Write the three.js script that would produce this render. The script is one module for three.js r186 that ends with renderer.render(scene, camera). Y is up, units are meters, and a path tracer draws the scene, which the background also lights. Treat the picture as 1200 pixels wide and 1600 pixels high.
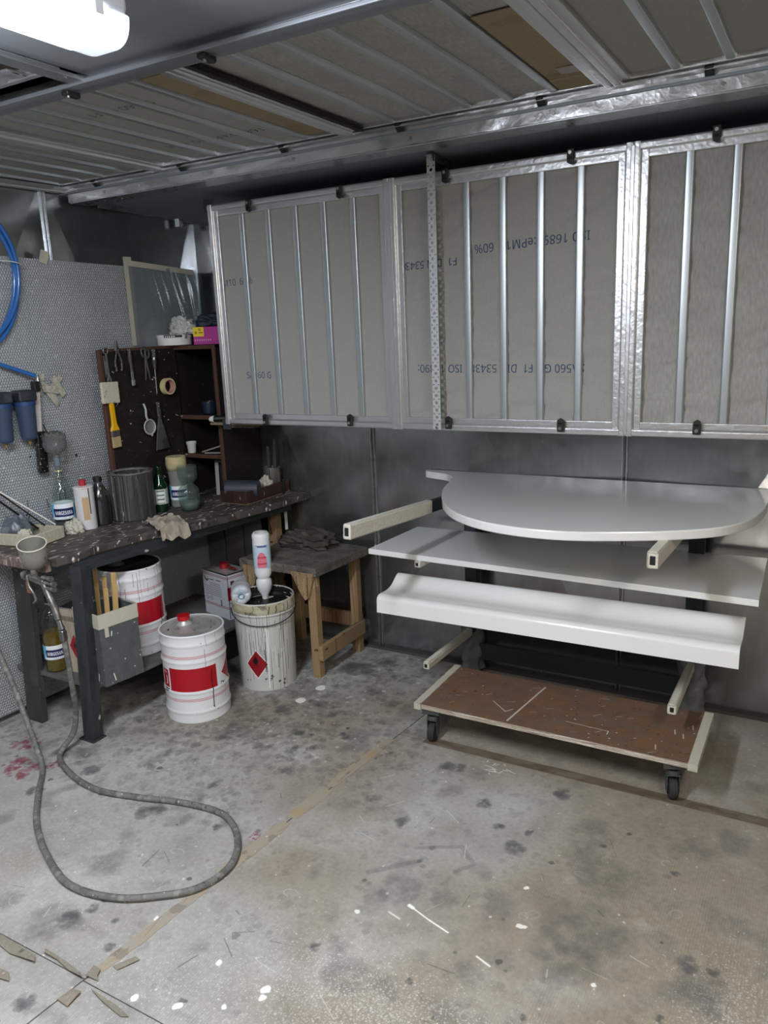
import * as THREE from 'three';
import { RoundedBoxGeometry } from 'three/addons/geometries/RoundedBoxGeometry.js';
import { RectAreaLightUniformsLib } from 'three/addons/lights/RectAreaLightUniformsLib.js';
import { ImprovedNoise } from 'three/addons/math/ImprovedNoise.js';
import { mergeGeometries, mergeVertices } from 'three/addons/utils/BufferGeometryUtils.js';

// ---------------------------------------------------------------- camera, light, exposure
const scene = new THREE.Scene();
scene.background = new THREE.Color(0x000000);
const camera = new THREE.PerspectiveCamera(66.5, 1200 / 1600, 0.05, 40);
camera.rotation.order = 'YXZ';
camera.rotation.set(-13.24 * Math.PI / 180, 30.05 * Math.PI / 180, -2.4 * Math.PI / 180);
camera.position.set(0, 1.65, 0);
scene.add(camera);
const renderer = new THREE.WebGLRenderer({ antialias: true });
renderer.toneMapping = THREE.LinearToneMapping;
renderer.toneMappingExposure = 1.0;
renderer.shadowMap.enabled = true;
RectAreaLightUniformsLib.init();
const LAMP_A = { x: -1.345, z: -0.645, color: 0xe9f0fc, power: 132, glow: 5 };
const LAMP_B = { x: 0.75, z: -0.75, color: 0xfff3e4, power: 56, glow: 5 };
const LAMP_C = { x: -0.4, z: 1.35, color: 0xfff4e6, power: 78, glow: 5 };

// ---------------------------------------------------------------- helpers
const PI = Math.PI;
const V = (x, y, z) => new THREE.Vector3(x, y, z);
let seedState = 1234567;
const seed = (s) => { seedState = (s * 2654435761) >>> 0; };
const rnd = () => { seedState = (seedState + 0x6d2b79f5) >>> 0; let t = seedState; t = Math.imul(t ^ (t >>> 15), t | 1); t ^= t + Math.imul(t ^ (t >>> 7), t | 61); return ((t ^ (t >>> 14)) >>> 0) / 4294967296; };
const rr = (a, b) => a + (b - a) * rnd();
const perlin = new ImprovedNoise();
const fbm = (x, y, z, o) => { let s = 0, a = 0.5; for (let i = 0; i < o; i++) { s += a * perlin.noise(x, y, z + i * 7.3); x *= 2.03; y *= 2.03; z *= 2.03; a *= 0.5; } return s; };
const clamp = (v, a, b) => Math.min(b, Math.max(a, v));
const smooth = (a, b, x) => { const t = clamp((x - a) / (b - a), 0, 1); return t * t * (3 - 2 * t); };

const usedNames = new Map();
const numbered = (n) => { const k = usedNames.get(n) ?? 0; usedNames.set(n, k + 1); return k ? n + '_' + String(k).padStart(3, '0') : n; };
function shade(o) { o.castShadow = true; o.receiveShadow = true; return o; }
function thing(name, label, category, [x, y, z] = [0, 0, 0], turn = 0, group) {
  const o = new THREE.Group(); o.name = numbered(name); o.position.set(x, y, z); o.rotation.y = turn;
  o.userData = { label, category }; if (group) o.userData.group = group;
  scene.add(o); return o;
}
function part(parent, name, geo, mat, label) {
  const m = shade(new THREE.Mesh(geo, mat)); m.name = parent === scene ? numbered(name) : name;
  if (label) m.userData.label = label;
  parent.add(m); return m;
}
function single(name, label, category, geo, mat, pos = [0, 0, 0], turn = 0, group) {
  const m = shade(new THREE.Mesh(geo, mat)); m.name = numbered(name); m.position.set(...pos); m.rotation.y = turn;
  m.userData = { label, category }; if (group) m.userData.group = group;
  scene.add(m); return m;
}
function structure(name, geo, mat) {
  const m = geo ? shade(new THREE.Mesh(geo, mat)) : new THREE.Group(); m.name = name; m.userData = { kind: 'structure' }; scene.add(m); return m;
}
// geometry
function boxUV(g, s = 1) {
  const p = g.attributes.position, n = g.attributes.normal, uv = new Float32Array(p.count * 2);
  for (let i = 0; i < p.count; i++) {
    const ax = Math.abs(n.getX(i)), ay = Math.abs(n.getY(i)), az = Math.abs(n.getZ(i));
    let a, b;
    if (ax >= ay && ax >= az) { a = p.getZ(i); b = p.getY(i); } else if (ay >= az) { a = p.getX(i); b = p.getZ(i); } else { a = p.getX(i); b = p.getY(i); }
    uv[i * 2] = a / s; uv[i * 2 + 1] = b / s;
  }
  g.setAttribute('uv', new THREE.BufferAttribute(uv, 2)); return g;
}
const box = (w, h, d, r = 0.003, x = 0, y = 0, z = 0) => boxUV(new RoundedBoxGeometry(w, h, d, 1, Math.min(r, w / 2.1, h / 2.1, d / 2.1)).translate(x, y, z));
const cyl = (r1, r2, h, n = 24, x = 0, y = 0, z = 0) => new THREE.CylinderGeometry(r1, r2, h, n).translate(x, y, z);
const lathe = (pts, n = 40) => new THREE.LatheGeometry(pts.map((p) => new THREE.Vector2(p[0], p[1])), n);
const tube = (pts, r, n = 40, k = 8, closed = false) => new THREE.TubeGeometry(new THREE.CatmullRomCurve3(pts.map((p) => V(...p)), closed, 'centripetal'), n, r, k, closed);
const noUV = (g) => { const q = g.index ? g.toNonIndexed() : g.clone(); for (const k of Object.keys(q.attributes)) if (!['position', 'normal', 'uv'].includes(k)) q.deleteAttribute(k); return q; };
const merge = (list) => mergeGeometries(list.map(noUV));
function shapeOf(pts) { const s = new THREE.Shape(); pts.forEach((p, i) => (i ? s.lineTo(p[0], p[1]) : s.moveTo(p[0], p[1]))); return s; }
const extrude = (shape, depth, bevel = 0, seg = 1) => new THREE.ExtrudeGeometry(shape, { depth, bevelEnabled: bevel > 0, bevelSize: bevel, bevelThickness: bevel, bevelSegments: seg, curveSegments: 16 });
// a slab lying flat: outline in (x, z), top at y
function slab(pts, y, t, bevel = 0.002) { const s = shapeOf(pts.map(([x, z]) => [x, -z])); return boxUV(extrude(s, t - 2 * bevel, bevel, 2).rotateX(-PI / 2).translate(0, y - t + bevel, 0)); }
// a bar between two points with a w x h section
function bar(a, b, w, h, r = 0.002) {
  const A = V(...a), B = V(...b), L = A.distanceTo(B), g = box(w, h, L, r), m = new THREE.Matrix4(), z = B.clone().sub(A).normalize();
  const up = Math.abs(z.y) > 0.95 ? V(0, 0, 1) : V(0, 1, 0), x = up.clone().cross(z).normalize(), y = z.clone().cross(x);
  m.makeBasis(x, y, z).setPosition(A.add(B).multiplyScalar(0.5)); return g.applyMatrix4(m);
}
// crumpled lump (rags, foil, film)
function lump(w, h, d, amp, freq, s, seg = 40, floorCut = true) {
  const g = new THREE.SphereGeometry(1, seg, Math.round(seg * 0.66)), p = g.attributes.position, v = V(0, 0, 0);
  for (let i = 0; i < p.count; i++) {
    v.fromBufferAttribute(p, i);
    const q = v.clone().multiplyScalar(freq), n = 1 - Math.abs(fbm(q.x + s, q.y + s * 0.7, q.z, 3)) * 2.6, m = fbm(v.x * 1.4 + s * 3, v.z * 1.4, s, 2);
    const k = 1 + amp * (n - 0.6) + 0.7 * m; v.multiplyScalar(k);
    p.setXYZ(i, v.x * w / 2, floorCut ? Math.max(0, v.y * h * 0.7 + h * 0.35) : v.y * h / 2, v.z * d / 2);
  }
  g.computeVertexNormals(); return g;
}
function roughen(g, amp, freq, s = 0) {  // uneven surface
  const p = g.attributes.position, n = g.attributes.normal;
  for (let i = 0; i < p.count; i++) { const k = amp * fbm(p.getX(i) * freq + s, p.getY(i) * freq, p.getZ(i) * freq, 3); p.setXYZ(i, p.getX(i) + n.getX(i) * k, p.getY(i) + n.getY(i) * k, p.getZ(i) + n.getZ(i) * k); }
  g.computeVertexNormals(); return g;
}
// ---------------------------------------------------------------- textures
function dataTex(w, h, fn, srgb = true) {
  const d = new Uint8Array(w * h * 4);
  for (let y = 0; y < h; y++) for (let x = 0; x < w; x++) { const c = fn(x / w, y / h, x, y), i = (y * w + x) * 4; d[i] = clamp(c[0], 0, 255); d[i + 1] = clamp(c[1], 0, 255); d[i + 2] = clamp(c[2], 0, 255); d[i + 3] = 255; }
  const t = new THREE.DataTexture(d, w, h); t.wrapS = t.wrapT = THREE.RepeatWrapping; t.magFilter = THREE.LinearFilter; if (srgb) t.colorSpace = THREE.SRGBColorSpace; t.needsUpdate = true; return t;
}
const greyTex = (w, h, fn) => dataTex(w, h, (u, v, x, y) => { const g = fn(u, v, x, y) * 255; return [g, g, g]; }, false);
function canvasTex(w, h, draw, grain = 0) {
  const c = document.createElement('canvas'); c.width = w; c.height = h; const g = c.getContext('2d'); draw(g, w, h);
  if (grain) { const im = g.getImageData(0, 0, w, h), d = im.data; for (let i = 0; i < d.length; i += 4) { const k = (rnd() - 0.5) * grain; d[i] += k; d[i + 1] += k; d[i + 2] += k; } g.putImageData(im, 0, 0); }
  const t = new THREE.CanvasTexture(c); t.colorSpace = THREE.SRGBColorSpace; t.wrapS = t.wrapT = THREE.RepeatWrapping; return t;
}
const rgb = (r, g, b, a = 1) => `rgba(${r | 0},${g | 0},${b | 0},${a})`;
function blob(g, x, y, r, col, k = 9) { g.fillStyle = col; g.beginPath(); for (let i = 0; i <= k; i++) { const a = (i % k) / k * 2 * PI, q = r * rr(0.65, 1.2); i ? g.lineTo(x + q * Math.cos(a), y + q * Math.sin(a)) : g.moveTo(x + q * Math.cos(a), y + q * Math.sin(a)); } g.fill(); }
function drip(g, x, y, w, len, col) { g.strokeStyle = col; g.lineCap = 'round'; g.lineWidth = w; g.beginPath(); g.moveTo(x, y); let cx = x; const n = 5; for (let i = 1; i <= n; i++) { cx += rr(-1, 1) * w * 0.7; g.lineTo(cx, y + len * i / n); } g.stroke(); blob(g, cx, y + len, w * 0.8, col, 7); }
// paint-spattered surface: base colour, patches, streaks, spots
function grime(w, h, base, o, s) {
  seed(s);
  return canvasTex(w, h, (g) => {
    g.fillStyle = rgb(...base); g.fillRect(0, 0, w, h);
    for (const [n, col, r0, r1, a] of o.patches ?? []) for (let i = 0; i < n; i++) blob(g, rr(0, w), rr(0, h), rr(r0, r1), rgb(...col, a ?? 0.5), 13);
    for (const [n, col, w0, w1, l0, l1, a] of o.drips ?? []) for (let i = 0; i < n; i++) drip(g, rr(0, w), rr(-0.1, 0.8) * h, rr(w0, w1), rr(l0, l1) * h, rgb(...col, a ?? 0.9));
    for (const [n, col, w0, l0, ang, a] of o.strokes ?? []) for (let i = 0; i < n; i++) { const x = rr(0, w), y = rr(0, h), t = ang + rr(-0.35, 0.35), L = l0 * rr(0.3, 1); g.strokeStyle = rgb(...col, a ?? 0.8); g.lineWidth = w0 * rr(0.4, 1.2); g.lineCap = 'round'; g.beginPath(); g.moveTo(x, y); g.lineTo(x + L * Math.cos(t) * 0.5, y + L * Math.sin(t) * 0.5 + rr(-2, 2)); g.lineTo(x + L * Math.cos(t), y + L * Math.sin(t)); g.stroke(); }
    for (const [n, col, r0, r1, a] of o.spots ?? []) for (let i = 0; i < n; i++) blob(g, rr(0, w), rr(0, h), rr(r0, r1), rgb(...col, a ?? 0.95), 8);
    o.draw?.(g, w, h);
  }, o.grain ?? 16);
}
const std = (p) => new THREE.MeshStandardMaterial(p);
const phys = (p) => new THREE.MeshPhysicalMaterial(p);
const rep = (t, x, y) => { const c = t.clone(); c.repeat.set(x, y); c.needsUpdate = true; return c; };

// shared surfaces
const spangle = greyTex(512, 512, (u, v) => { const a = fbm(u * 26, v * 26, 1, 3), b = fbm(u * 7, v * 7, 4, 2); return 0.62 + 0.3 * a + 0.35 * b; });
const foilBump = greyTex(256, 256, (u, v) => { const a = Math.abs(fbm(u * 8, v * 8, 2, 4)); return 0.75 - 1.4 * a; });
const woodTex = (c, s, dark = 26) => dataTex(256, 512, (u, v) => { const ring = Math.sin((u * 15 + 2.2 * fbm(u * 3 + s, v * 0.9, s, 3)) * 6), f = fbm(u * 60, v * 3, s, 3); const k = ring * dark * 0.4 + f * dark * 1.6; return [c[0] + k, c[1] + k * 0.95, c[2] + k * 0.8]; });
const fineNoise = greyTex(256, 256, (u, v) => 0.5 + 0.5 * fbm(u * 40, v * 40, 9, 3));

const steel = std({ color: 0xb9bdc0, metalness: 1, roughness: 0.5, roughnessMap: spangle });
const foil = std({ color: 0xd2d2d2, metalness: 0.9, roughness: 0.34, bumpMap: foilBump, bumpScale: 0.0012 });
const slatMetal = std({ color: 0xbcc1c4, metalness: 0.9, roughness: 0.36 });
const blackPlastic = std({ color: 0x141414, roughness: 0.5 });
const darkSteel = std({ color: 0x343a3f, metalness: 0.35, roughness: 0.55, bumpMap: fineNoise, bumpScale: 0.0008 });
const whiteLacquer = phys({ color: 0xe6e7e4, roughness: 0.2, clearcoat: 1, clearcoatRoughness: 0.04 });
const maskTape = std({ color: 0xb7b4a3, roughness: 0.7, bumpMap: foilBump, bumpScale: 0.0015 });
const chrome = std({ color: 0xb7b8b6, metalness: 1, roughness: 0.28 });

// ---------------------------------------------------------------- room shell
const C0 = [-3.03, -3.34], U = [-0.075, 0.997], N = [0.997, 0.075];      // corner; direction along the left wall; its normal
const onWall = (s, y, d) => [C0[0] + s * U[0] + d * N[0], y, C0[1] + s * U[1] + d * N[1]];
const wallTurn = Math.atan2(0.997, 0.075);                                // local z becomes the wall's normal
const ROOM = { zBack: -3.34, xRight: 2.1, zFront: 2.9, y: 2.325 };
const wallPaint = dataTex(512, 512, (u, v) => { const a = fbm(u * 4, v * 4, 3, 4), b = fbm(u * 60, v * 9, 5, 3); const k = 158 + 22 * a + 12 * b; return [k, k + 2, k + 3]; });
const wallMetal = std({ map: wallPaint, metalness: 0.9, roughness: 0.33, roughnessMap: spangle });
// cross-broken sheet: four shallow triangles rising to the middle, with a returned edge
function sheetPanel(w, h, rise) {
  const c = [[-w / 2, 0, 0], [w / 2, 0, 0], [w / 2, h, 0], [-w / 2, h, 0]], m = [0, h / 2, rise], pos = [], uv = [];
  const push = (...ps) => ps.forEach((p) => { pos.push(...p); uv.push(p[0] / 1.3, p[1] / 1.3); });
  for (let i = 0; i < 4; i++) push(c[i], c[(i + 1) % 4], m);
  const b = c.map(([x, y]) => [x, y, -0.008]);
  for (let i = 0; i < 4; i++) { const j = (i + 1) % 4; push(b[i], b[j], c[j]); push(b[i], c[j], c[i]); }
  push(b[0], b[3], b[2]); push(b[0], b[2], b[1]);
  const g = new THREE.BufferGeometry(); g.setAttribute('position', new THREE.Float32BufferAttribute(pos, 3)); g.setAttribute('uv', new THREE.Float32BufferAttribute(uv, 2)); g.computeVertexNormals(); return g;
}
function sheetWall(name, length, placed, firstSeam, pitch) {
  const wall = structure(name, boxUV(new THREE.BoxGeometry(length, 2.7, 0.1).translate(length / 2, 1.35, -0.062)), wallMetal);
  wall.position.set(...placed.at); wall.rotation.y = placed.turn;
  let x = firstSeam > 0 ? firstSeam - pitch : firstSeam;
  for (; x < length; x += pitch) {
    const a = Math.max(x, 0), b = Math.min(x + pitch, length); if (b - a < 0.1) continue;
    const p = part(wall, 'sheet_panel', sheetPanel(b - a - 0.004, 2.34, 0.03), wallMetal); p.position.set((a + b) / 2, 0, 0);
    if (b < length) part(wall, 'standing_seam', merge([box(0.007, 2.66, 0.012, 0.002, b - 0.009, 1.33, 0.004), box(0.007, 2.66, 0.012, 0.002, b + 0.009, 1.33, 0.004)]), steel);
  }
  return wall;
}
const leftNear = onWall(6.3, 0, 0);
sheetWall('wall_left', 6.3, { at: leftNear, turn: wallTurn }, 6.3 - 0.885 - 3 * 1.24, 1.24);
sheetWall('wall_back', 5.2, { at: [-3.06, 0, ROOM.zBack], turn: 0 }, 1.08, 1.237);
sheetWall('wall_right', 6.4, { at: [ROOM.xRight, 0, -3.4], turn: -PI / 2 }, 1.2, 1.24);
sheetWall('wall_front', 5.9, { at: [2.2, 0, ROOM.zFront], turn: PI }, 1.2, 1.24);
structure('floor', boxUV(new THREE.BoxGeometry(6.4, 0.1, 6.8).translate(-0.6, -0.05, -0.2)), std({ color: 0x55524c, roughness: 0.9 }));
const roofMat = std({ color: 0x53575c, metalness: 0.6, roughness: 0.6 });
structure('ceiling', boxUV(new THREE.BoxGeometry(6.4, 0.08, 6.8).translate(-0.6, 2.56, -0.2)), roofMat);

// floor covering: taped cardboard sheets, one big sheet of colour laid out in metres
seed(77);
const FX = -3.4, FZ = -3.5, FS = 3.9;
const floorSpots = [];
const addSpots = (kind, list) => { for (let i = 0; i < list.length; i += 3) floorSpots.push([kind, list[i], list[i + 1], list[i + 2]]); };
addSpots('d', [-.774, -2.091, .043, -.865, -2.17, .025, -.762, -2.179, .018, -.301, -2.192, .016, -.211, -1.847, .036, -.15, -1.855, .022, -1.162, -2.05, .035]);
addSpots('d', [-.959, -2.272, .035, -.245, -1.644, .016, -.832, -1.468, .014, -.536, -1.499, .012, -1.171, -2.434, .039, -.726, -2.45, .042, -1.123, -2.445, .032]);
addSpots('d', [-1.818, -1.212, .045, -1.796, -1.274, .023, -1.629, -1.193, .021, -1.696, -1.27, .013, -2.013, -1.694, .043, -1.991, -1.726, .035, -1.723, -1.745, .024]);
addSpots('d', [-2.423, -1.794, .041, -2.642, -1.833, .05, -2.505, -1.609, .037, -1.856, -2.401, .032, -1.911, -1.932, .026, -1.318, -1.15, .014, -1.117, -1.453, .02]);
addSpots('d', [-1.948, -3.047, .1, -1.868, -3.166, .068, -2.035, -2.527, .046, -1.911, -2.652, .039, -1.653, -2.459, .034, -1.839, -2.4, .029, -1.678, -.965, .035]);
addSpots('g', [-.474, -2.074, .08, -.489, -1.85, .1, -.502, -1.716, .08, -.162, -1.776, .06, -1.016, -1.756, .06, -.878, -1.78, .035, -1.864, -1.182, .07]);
addSpots('w', [-.68, -1.932, .01, -.645, -1.778, .012, -.632, -1.781, .008, -.41, -1.671, .008, -1.438, -1.099, .015, -1.59, -1.33, .012, -1.085, -1.621, .011]);
addSpots('w', [-1.152, -1.279, .018, -1.141, -1.251, .013, -1.319, -1.133, .014, -1.211, -1.185, .009, -1.319, -1.29, .011, -2.003, -2.787, .029, -2.01, -2.64, .03]);
addSpots('r', [-2.681, -1.682, .055, -2.754, -1.699, .042, -2.847, -1.835, .059, -2.593, -1.763, .035, -1.573, -1.766, .018]);
const floorColour = canvasTex(2048, 2048, (g, W) => {
  const im = g.createImageData(W, W), d = im.data, k = FS / W;
  for (let y = 0; y < W; y++) for (let x = 0; x < W; x++) {
    const X = FX + x * k, Z = FZ + y * k, i = (y * W + x) * 4;
    const big = fbm(X * 1.1, Z * 1.1, 2, 4), mid = fbm(X * 6, Z * 6, 8, 4), fine = perlin.noise(X * 70, Z * 70, 3), dust = fbm(X * 2.3 + 7, Z * 2.3, 11, 4);
    const ribs = Math.sin(X * 2 * PI / 0.0075) * smooth(0.0, 0.25, fbm(X * 1.7, Z * 1.7, 21, 3) + 0.1);
    let brown = smooth(-0.22, 0.3, big + 0.16 * (X + 1.3)), grey = smooth(-0.05, 0.32, dust - 0.06 * (X + 1.4)), dirt = smooth(0.05, 0.4, mid + 0.35 * big);
    let r = 156 * (1 - brown) + 142 * brown, q = 154 * (1 - brown) + 133 * brown, b = 149 * (1 - brown) + 117 * brown;
    r += (176 - r) * grey * 0.55; q += (176 - q) * grey * 0.55; b += (172 - b) * grey * 0.55;
    r += (84 - r) * dirt * 0.5; q += (82 - q) * dirt * 0.5; b += (78 - b) * dirt * 0.5;
    const n = mid * 26 + fine * 9 + ribs * 4 + (rnd() - 0.5) * 12;
    d[i] = r + n; d[i + 1] = q + n; d[i + 2] = b + n; d[i + 3] = 255;
  }
  g.putImageData(im, 0, 0);
  const P = (x, z) => [(x - FX) / k, (z - FZ) / k];
  const dots = (n, x0, x1, z0, z1, col, r0, r1, a) => { for (let i = 0; i < n; i++) { const [x, y] = P(rr(x0, x1), rr(z0, z1)); blob(g, x, y, rr(r0, r1) / k, rgb(...col, a * rr(0.5, 1)), 9); } };
  // many small dark spots, densest by the bench and the small table
  dots(2600, -3.1, -1.7, -3.3, -1.7, [54, 54, 54], .002, .022, .16); dots(1400, -2.7, -1.3, -3.3, -2.1, [46, 46, 46], .002, .026, .17); dots(700, -2.3, -0.3, -2.7, -1.4, [70, 68, 66], .002, .016, .16);
  dots(200, -2.9, -0.2, -2.6, -0.8, [96, 94, 92], .006, .02, .22); dots(70, -2.9, -0.1, -2.7, -0.7, [60, 60, 60], .004, .014, .7);
  dots(500, -3, 0.2, -3.2, -0.6, [225, 224, 218], .0012, .005, .7); dots(160, -2.6, -1.6, -3.2, -2.2, [200, 200, 195], .002, .012, .6);
  dots(260, -3, 0, -3, -0.7, [198, 196, 188], .006, .026, .16);
  // swarms of fine white specks
  for (const [cx, cz, sx, sz, n] of [[-0.85, -1.34, .34, .16, 6000], [-0.1, -1.72, .12, .2, 2200], [-1.3, -1.15, .4, .2, 1600], [-2.1, -1.3, .5, .3, 1500]]) for (let i = 0; i < n; i++) { const q = Math.sqrt(-2 * Math.log(rnd() + 1e-6)), t = rr(0, 6.283), [x, y] = P(cx + sx * q * Math.cos(t) * .6, cz + sz * q * Math.sin(t) * .6); g.fillStyle = rgb(226, 226, 224, rr(.25, .75)); g.fillRect(x, y, rr(.7, 1.8), rr(.7, 1.8)); }
  // rings left by cans
  for (let i = 0; i < 90; i++) { const [x, y] = P(rr(-2.6, -0.1), rr(-2.5, -0.8)); g.strokeStyle = rgb(205, 203, 196, rr(0.1, 0.4)); g.lineWidth = rr(1, 2); g.beginPath(); g.ellipse(x, y, rr(5, 16), rr(5, 14), rr(0, 3), 0, rr(3, 6.3)); g.stroke(); }
  for (const [kind, sx, sz, r] of floorSpots) {
    const [x, y] = P(sx, sz), R = r / k;
    if (kind === 'w') { g.fillStyle = rgb(226, 224, 216, .95); for (let i = 0; i < 4; i++) { g.beginPath(); g.ellipse(x + rr(-.3, .3) * R, y + rr(-.3, .3) * R, R * rr(.5, .9), R * rr(.4, .75), rr(0, 3), 0, 7); g.fill(); } }
    else if (kind === 'r') for (let i = 0; i < 34; i++) blob(g, x + rr(-1, 1) * R, y + rr(-1, 1) * R, R * rr(0.05, 0.35), rgb(112, 34, 46, 0.32), 8);
    else { const n = kind === 'g' ? 200 : 22, a = kind === 'g' ? 0.045 : 0.2; for (let i = 0; i < n; i++) { const t = rr(0, 6.28), q = R * Math.sqrt(rnd()) * (kind === 'g' ? 1.1 : 0.7); blob(g, x + q * Math.cos(t), y + q * Math.sin(t), R * (kind === 'g' ? rr(0.05, 0.35) : rr(0.2, 0.5)), rgb(74, 75, 76, a), 10); } }
  }
  // poured drips
  const line = (pts, w, col) => { g.strokeStyle = col; g.lineWidth = w / k; g.lineCap = 'round'; g.beginPath(); pts.forEach(([a, b], i) => { const [x, y] = P(a, b); i ? g.lineTo(x, y) : g.moveTo(x, y); }); g.stroke(); };
  line([[-.959, -1.71], [-.945, -1.705]], .012, rgb(236, 234, 226)); line([[-.945, -1.705], [-.883, -1.684], [-.814, -1.665]], .005, rgb(236, 234, 226));
  line([[-.71, -1.623], [-.667, -1.608]], .006, rgb(225, 222, 214)); line([[-1.0, -1.66], [-.96, -1.65]], .006, rgb(225, 222, 214, .8));
  line([[-1.06, -1.95], [-.93, -2.02], [-.86, -1.96], [-.9, -1.9]], .016, rgb(96, 94, 90, .3)); line([[-1.14, -1.78], [-1.02, -1.9]], .02, rgb(92, 92, 94, .3));
  for (let i = 0; i < 40; i++) { const a = rr(-2.2, -0.2), b = rr(-2.4, -0.9), t = rr(0, 6.3), L = rr(.02, .09); line([[a, b], [a + L * Math.cos(t), b + L * Math.sin(t)]], rr(.0012, .003), i % 2 ? rgb(60, 58, 56, .6) : rgb(205, 203, 196, .7)); }
  for (let i = 0; i < 14; i++) { const a = -1.86 + rr(0, .1), b = -2.48 + rr(-.05, .05); line([[a + .8, b], [a + .8 + rr(-.02, .05), b + rr(-.02, .02)]], .004, rgb(220, 218, 210, .8)); }
}, 0);
floorColour.flipY = false;
const ribBump = greyTex(256, 256, (u, v) => 0.5 + 0.25 * Math.sin(u * 2 * PI * 16) + 0.4 * fbm(u * 9, v * 9, 6, 3));
const cardMat = std({ map: floorColour, roughness: 0.62, bumpMap: rep(ribBump, 30, 30), bumpScale: 0.0006 });
const floorParent = scene.getObjectByName('floor');
function floorUV(g) { const p = g.attributes.position, uv = new Float32Array(p.count * 2); for (let i = 0; i < p.count; i++) { uv[2 * i] = (p.getX(i) - FX) / FS; uv[2 * i + 1] = (p.getZ(i) - FZ) / FS; } g.setAttribute('uv', new THREE.BufferAttribute(uv, 2)); return g; }
const seamX = (z) => -1.455 - (z + 2.57) * 0.0985;                       // the long seam runs a little askew
const sheet = (pts) => floorUV(slab(pts, 0.004, 0.004, 0.001));
const seamTop = 0.0035;
part(floorParent, 'cardboard_sheet', sheet([[-3.14, -3.3], [seamX(-3.3) - .003, -3.3], [seamX(-1.08) - .003, -1.085], [-3.3, -1.085]]), cardMat);
part(floorParent, 'cardboard_sheet', sheet([[seamX(-2.56) + .003, -2.566], [0.55, -2.566], [0.55, -1.08], [seamX(-1.08) + .004, -1.08]]), cardMat);
part(floorParent, 'cardboard_sheet', sheet([[seamX(-3.3) + .003, -3.3], [0.55, -3.3], [0.55, -2.574], [seamX(-2.57) + .003, -2.574]]), cardMat);
part(floorParent, 'cardboard_sheet', sheet([[-3.35, -1.08], [seamX(-1.07) - .003, -1.08], [seamX(0.4) - .003, 0.4], [-3.4, 0.4]]), cardMat);
part(floorParent, 'cardboard_sheet', sheet([[seamX(-1.07) + .003, -1.075], [0.55, -1.075], [0.55, 0.4], [seamX(0.4) + .003, 0.4]]), cardMat);
part(floorParent, 'cardboard_sheet', sheet([[0.556, -3.3], [2.05, -3.3], [2.05, 2.8], [0.556, 2.8]]), cardMat);
part(floorParent, 'cardboard_sheet', sheet([[-3.4, 0.41], [0.55, 0.41], [0.55, 2.8], [-3.55, 2.8]]), cardMat);
// brown tape along the seams, worn through in places
const tapeTex = grime(256, 1024, [154, 143, 124], { patches: [[60, [160, 130, 90], 10, 44, .22], [80, [150, 144, 134], 8, 40, .4], [40, [98, 90, 78], 6, 26, .35]], strokes: [[60, [105, 96, 80], 2, 120, PI / 2, .5]], spots: [[30, [210, 208, 200], 1, 4]] }, 31);
const seamTape = std({ map: rep(tapeTex, 4, 1), roughness: 0.6 });
const quad = (pts, y) => { const g = slab(pts, y, 0.0012, 0.0003); return g; };
function jagged(z0, z1, w0, w1) { const L = [], R = [], n = Math.max(4, Math.round((z1 - z0) / 0.03)); for (let i = 0; i <= n; i++) { const z = z0 + (z1 - z0) * i / n, e = Math.min(1, Math.min(i, n - i) / 1.5); L.push([seamX(z) + w0 * (0.75 + 0.25 * e) + rr(-.003, .003), z]); R.unshift([seamX(z) + w1 * (0.75 + 0.25 * e) + rr(-.003, .003), z]); } return [...L, ...R]; }
for (const [z0, z1, a, c] of [[-2.52, -2.12, -.03, .012], [-2.1, -1.9, -.03, .022], [-1.87, -1.56, -.02, .026], [-1.54, -1.12, -.012, .026]]) part(floorParent, 'seam_tape', quad(jagged(z0, z1, a, c), 0.0052), seamTape);
part(floorParent, 'seam_tape', quad([[-1.34, -2.60], [0.5, -2.60], [0.5, -2.555], [-1.34, -2.55]], 0.0052), std({ map: rep(grime(512, 128, [104, 92, 78], { patches: [[50, [84, 72, 58], 6, 30, .4], [30, [130, 120, 105], 6, 24, .4]], strokes: [[40, [70, 60, 50], 2, 90, 0, .6]] }, 32), 1, 8), roughness: 0.6 }));
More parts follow.
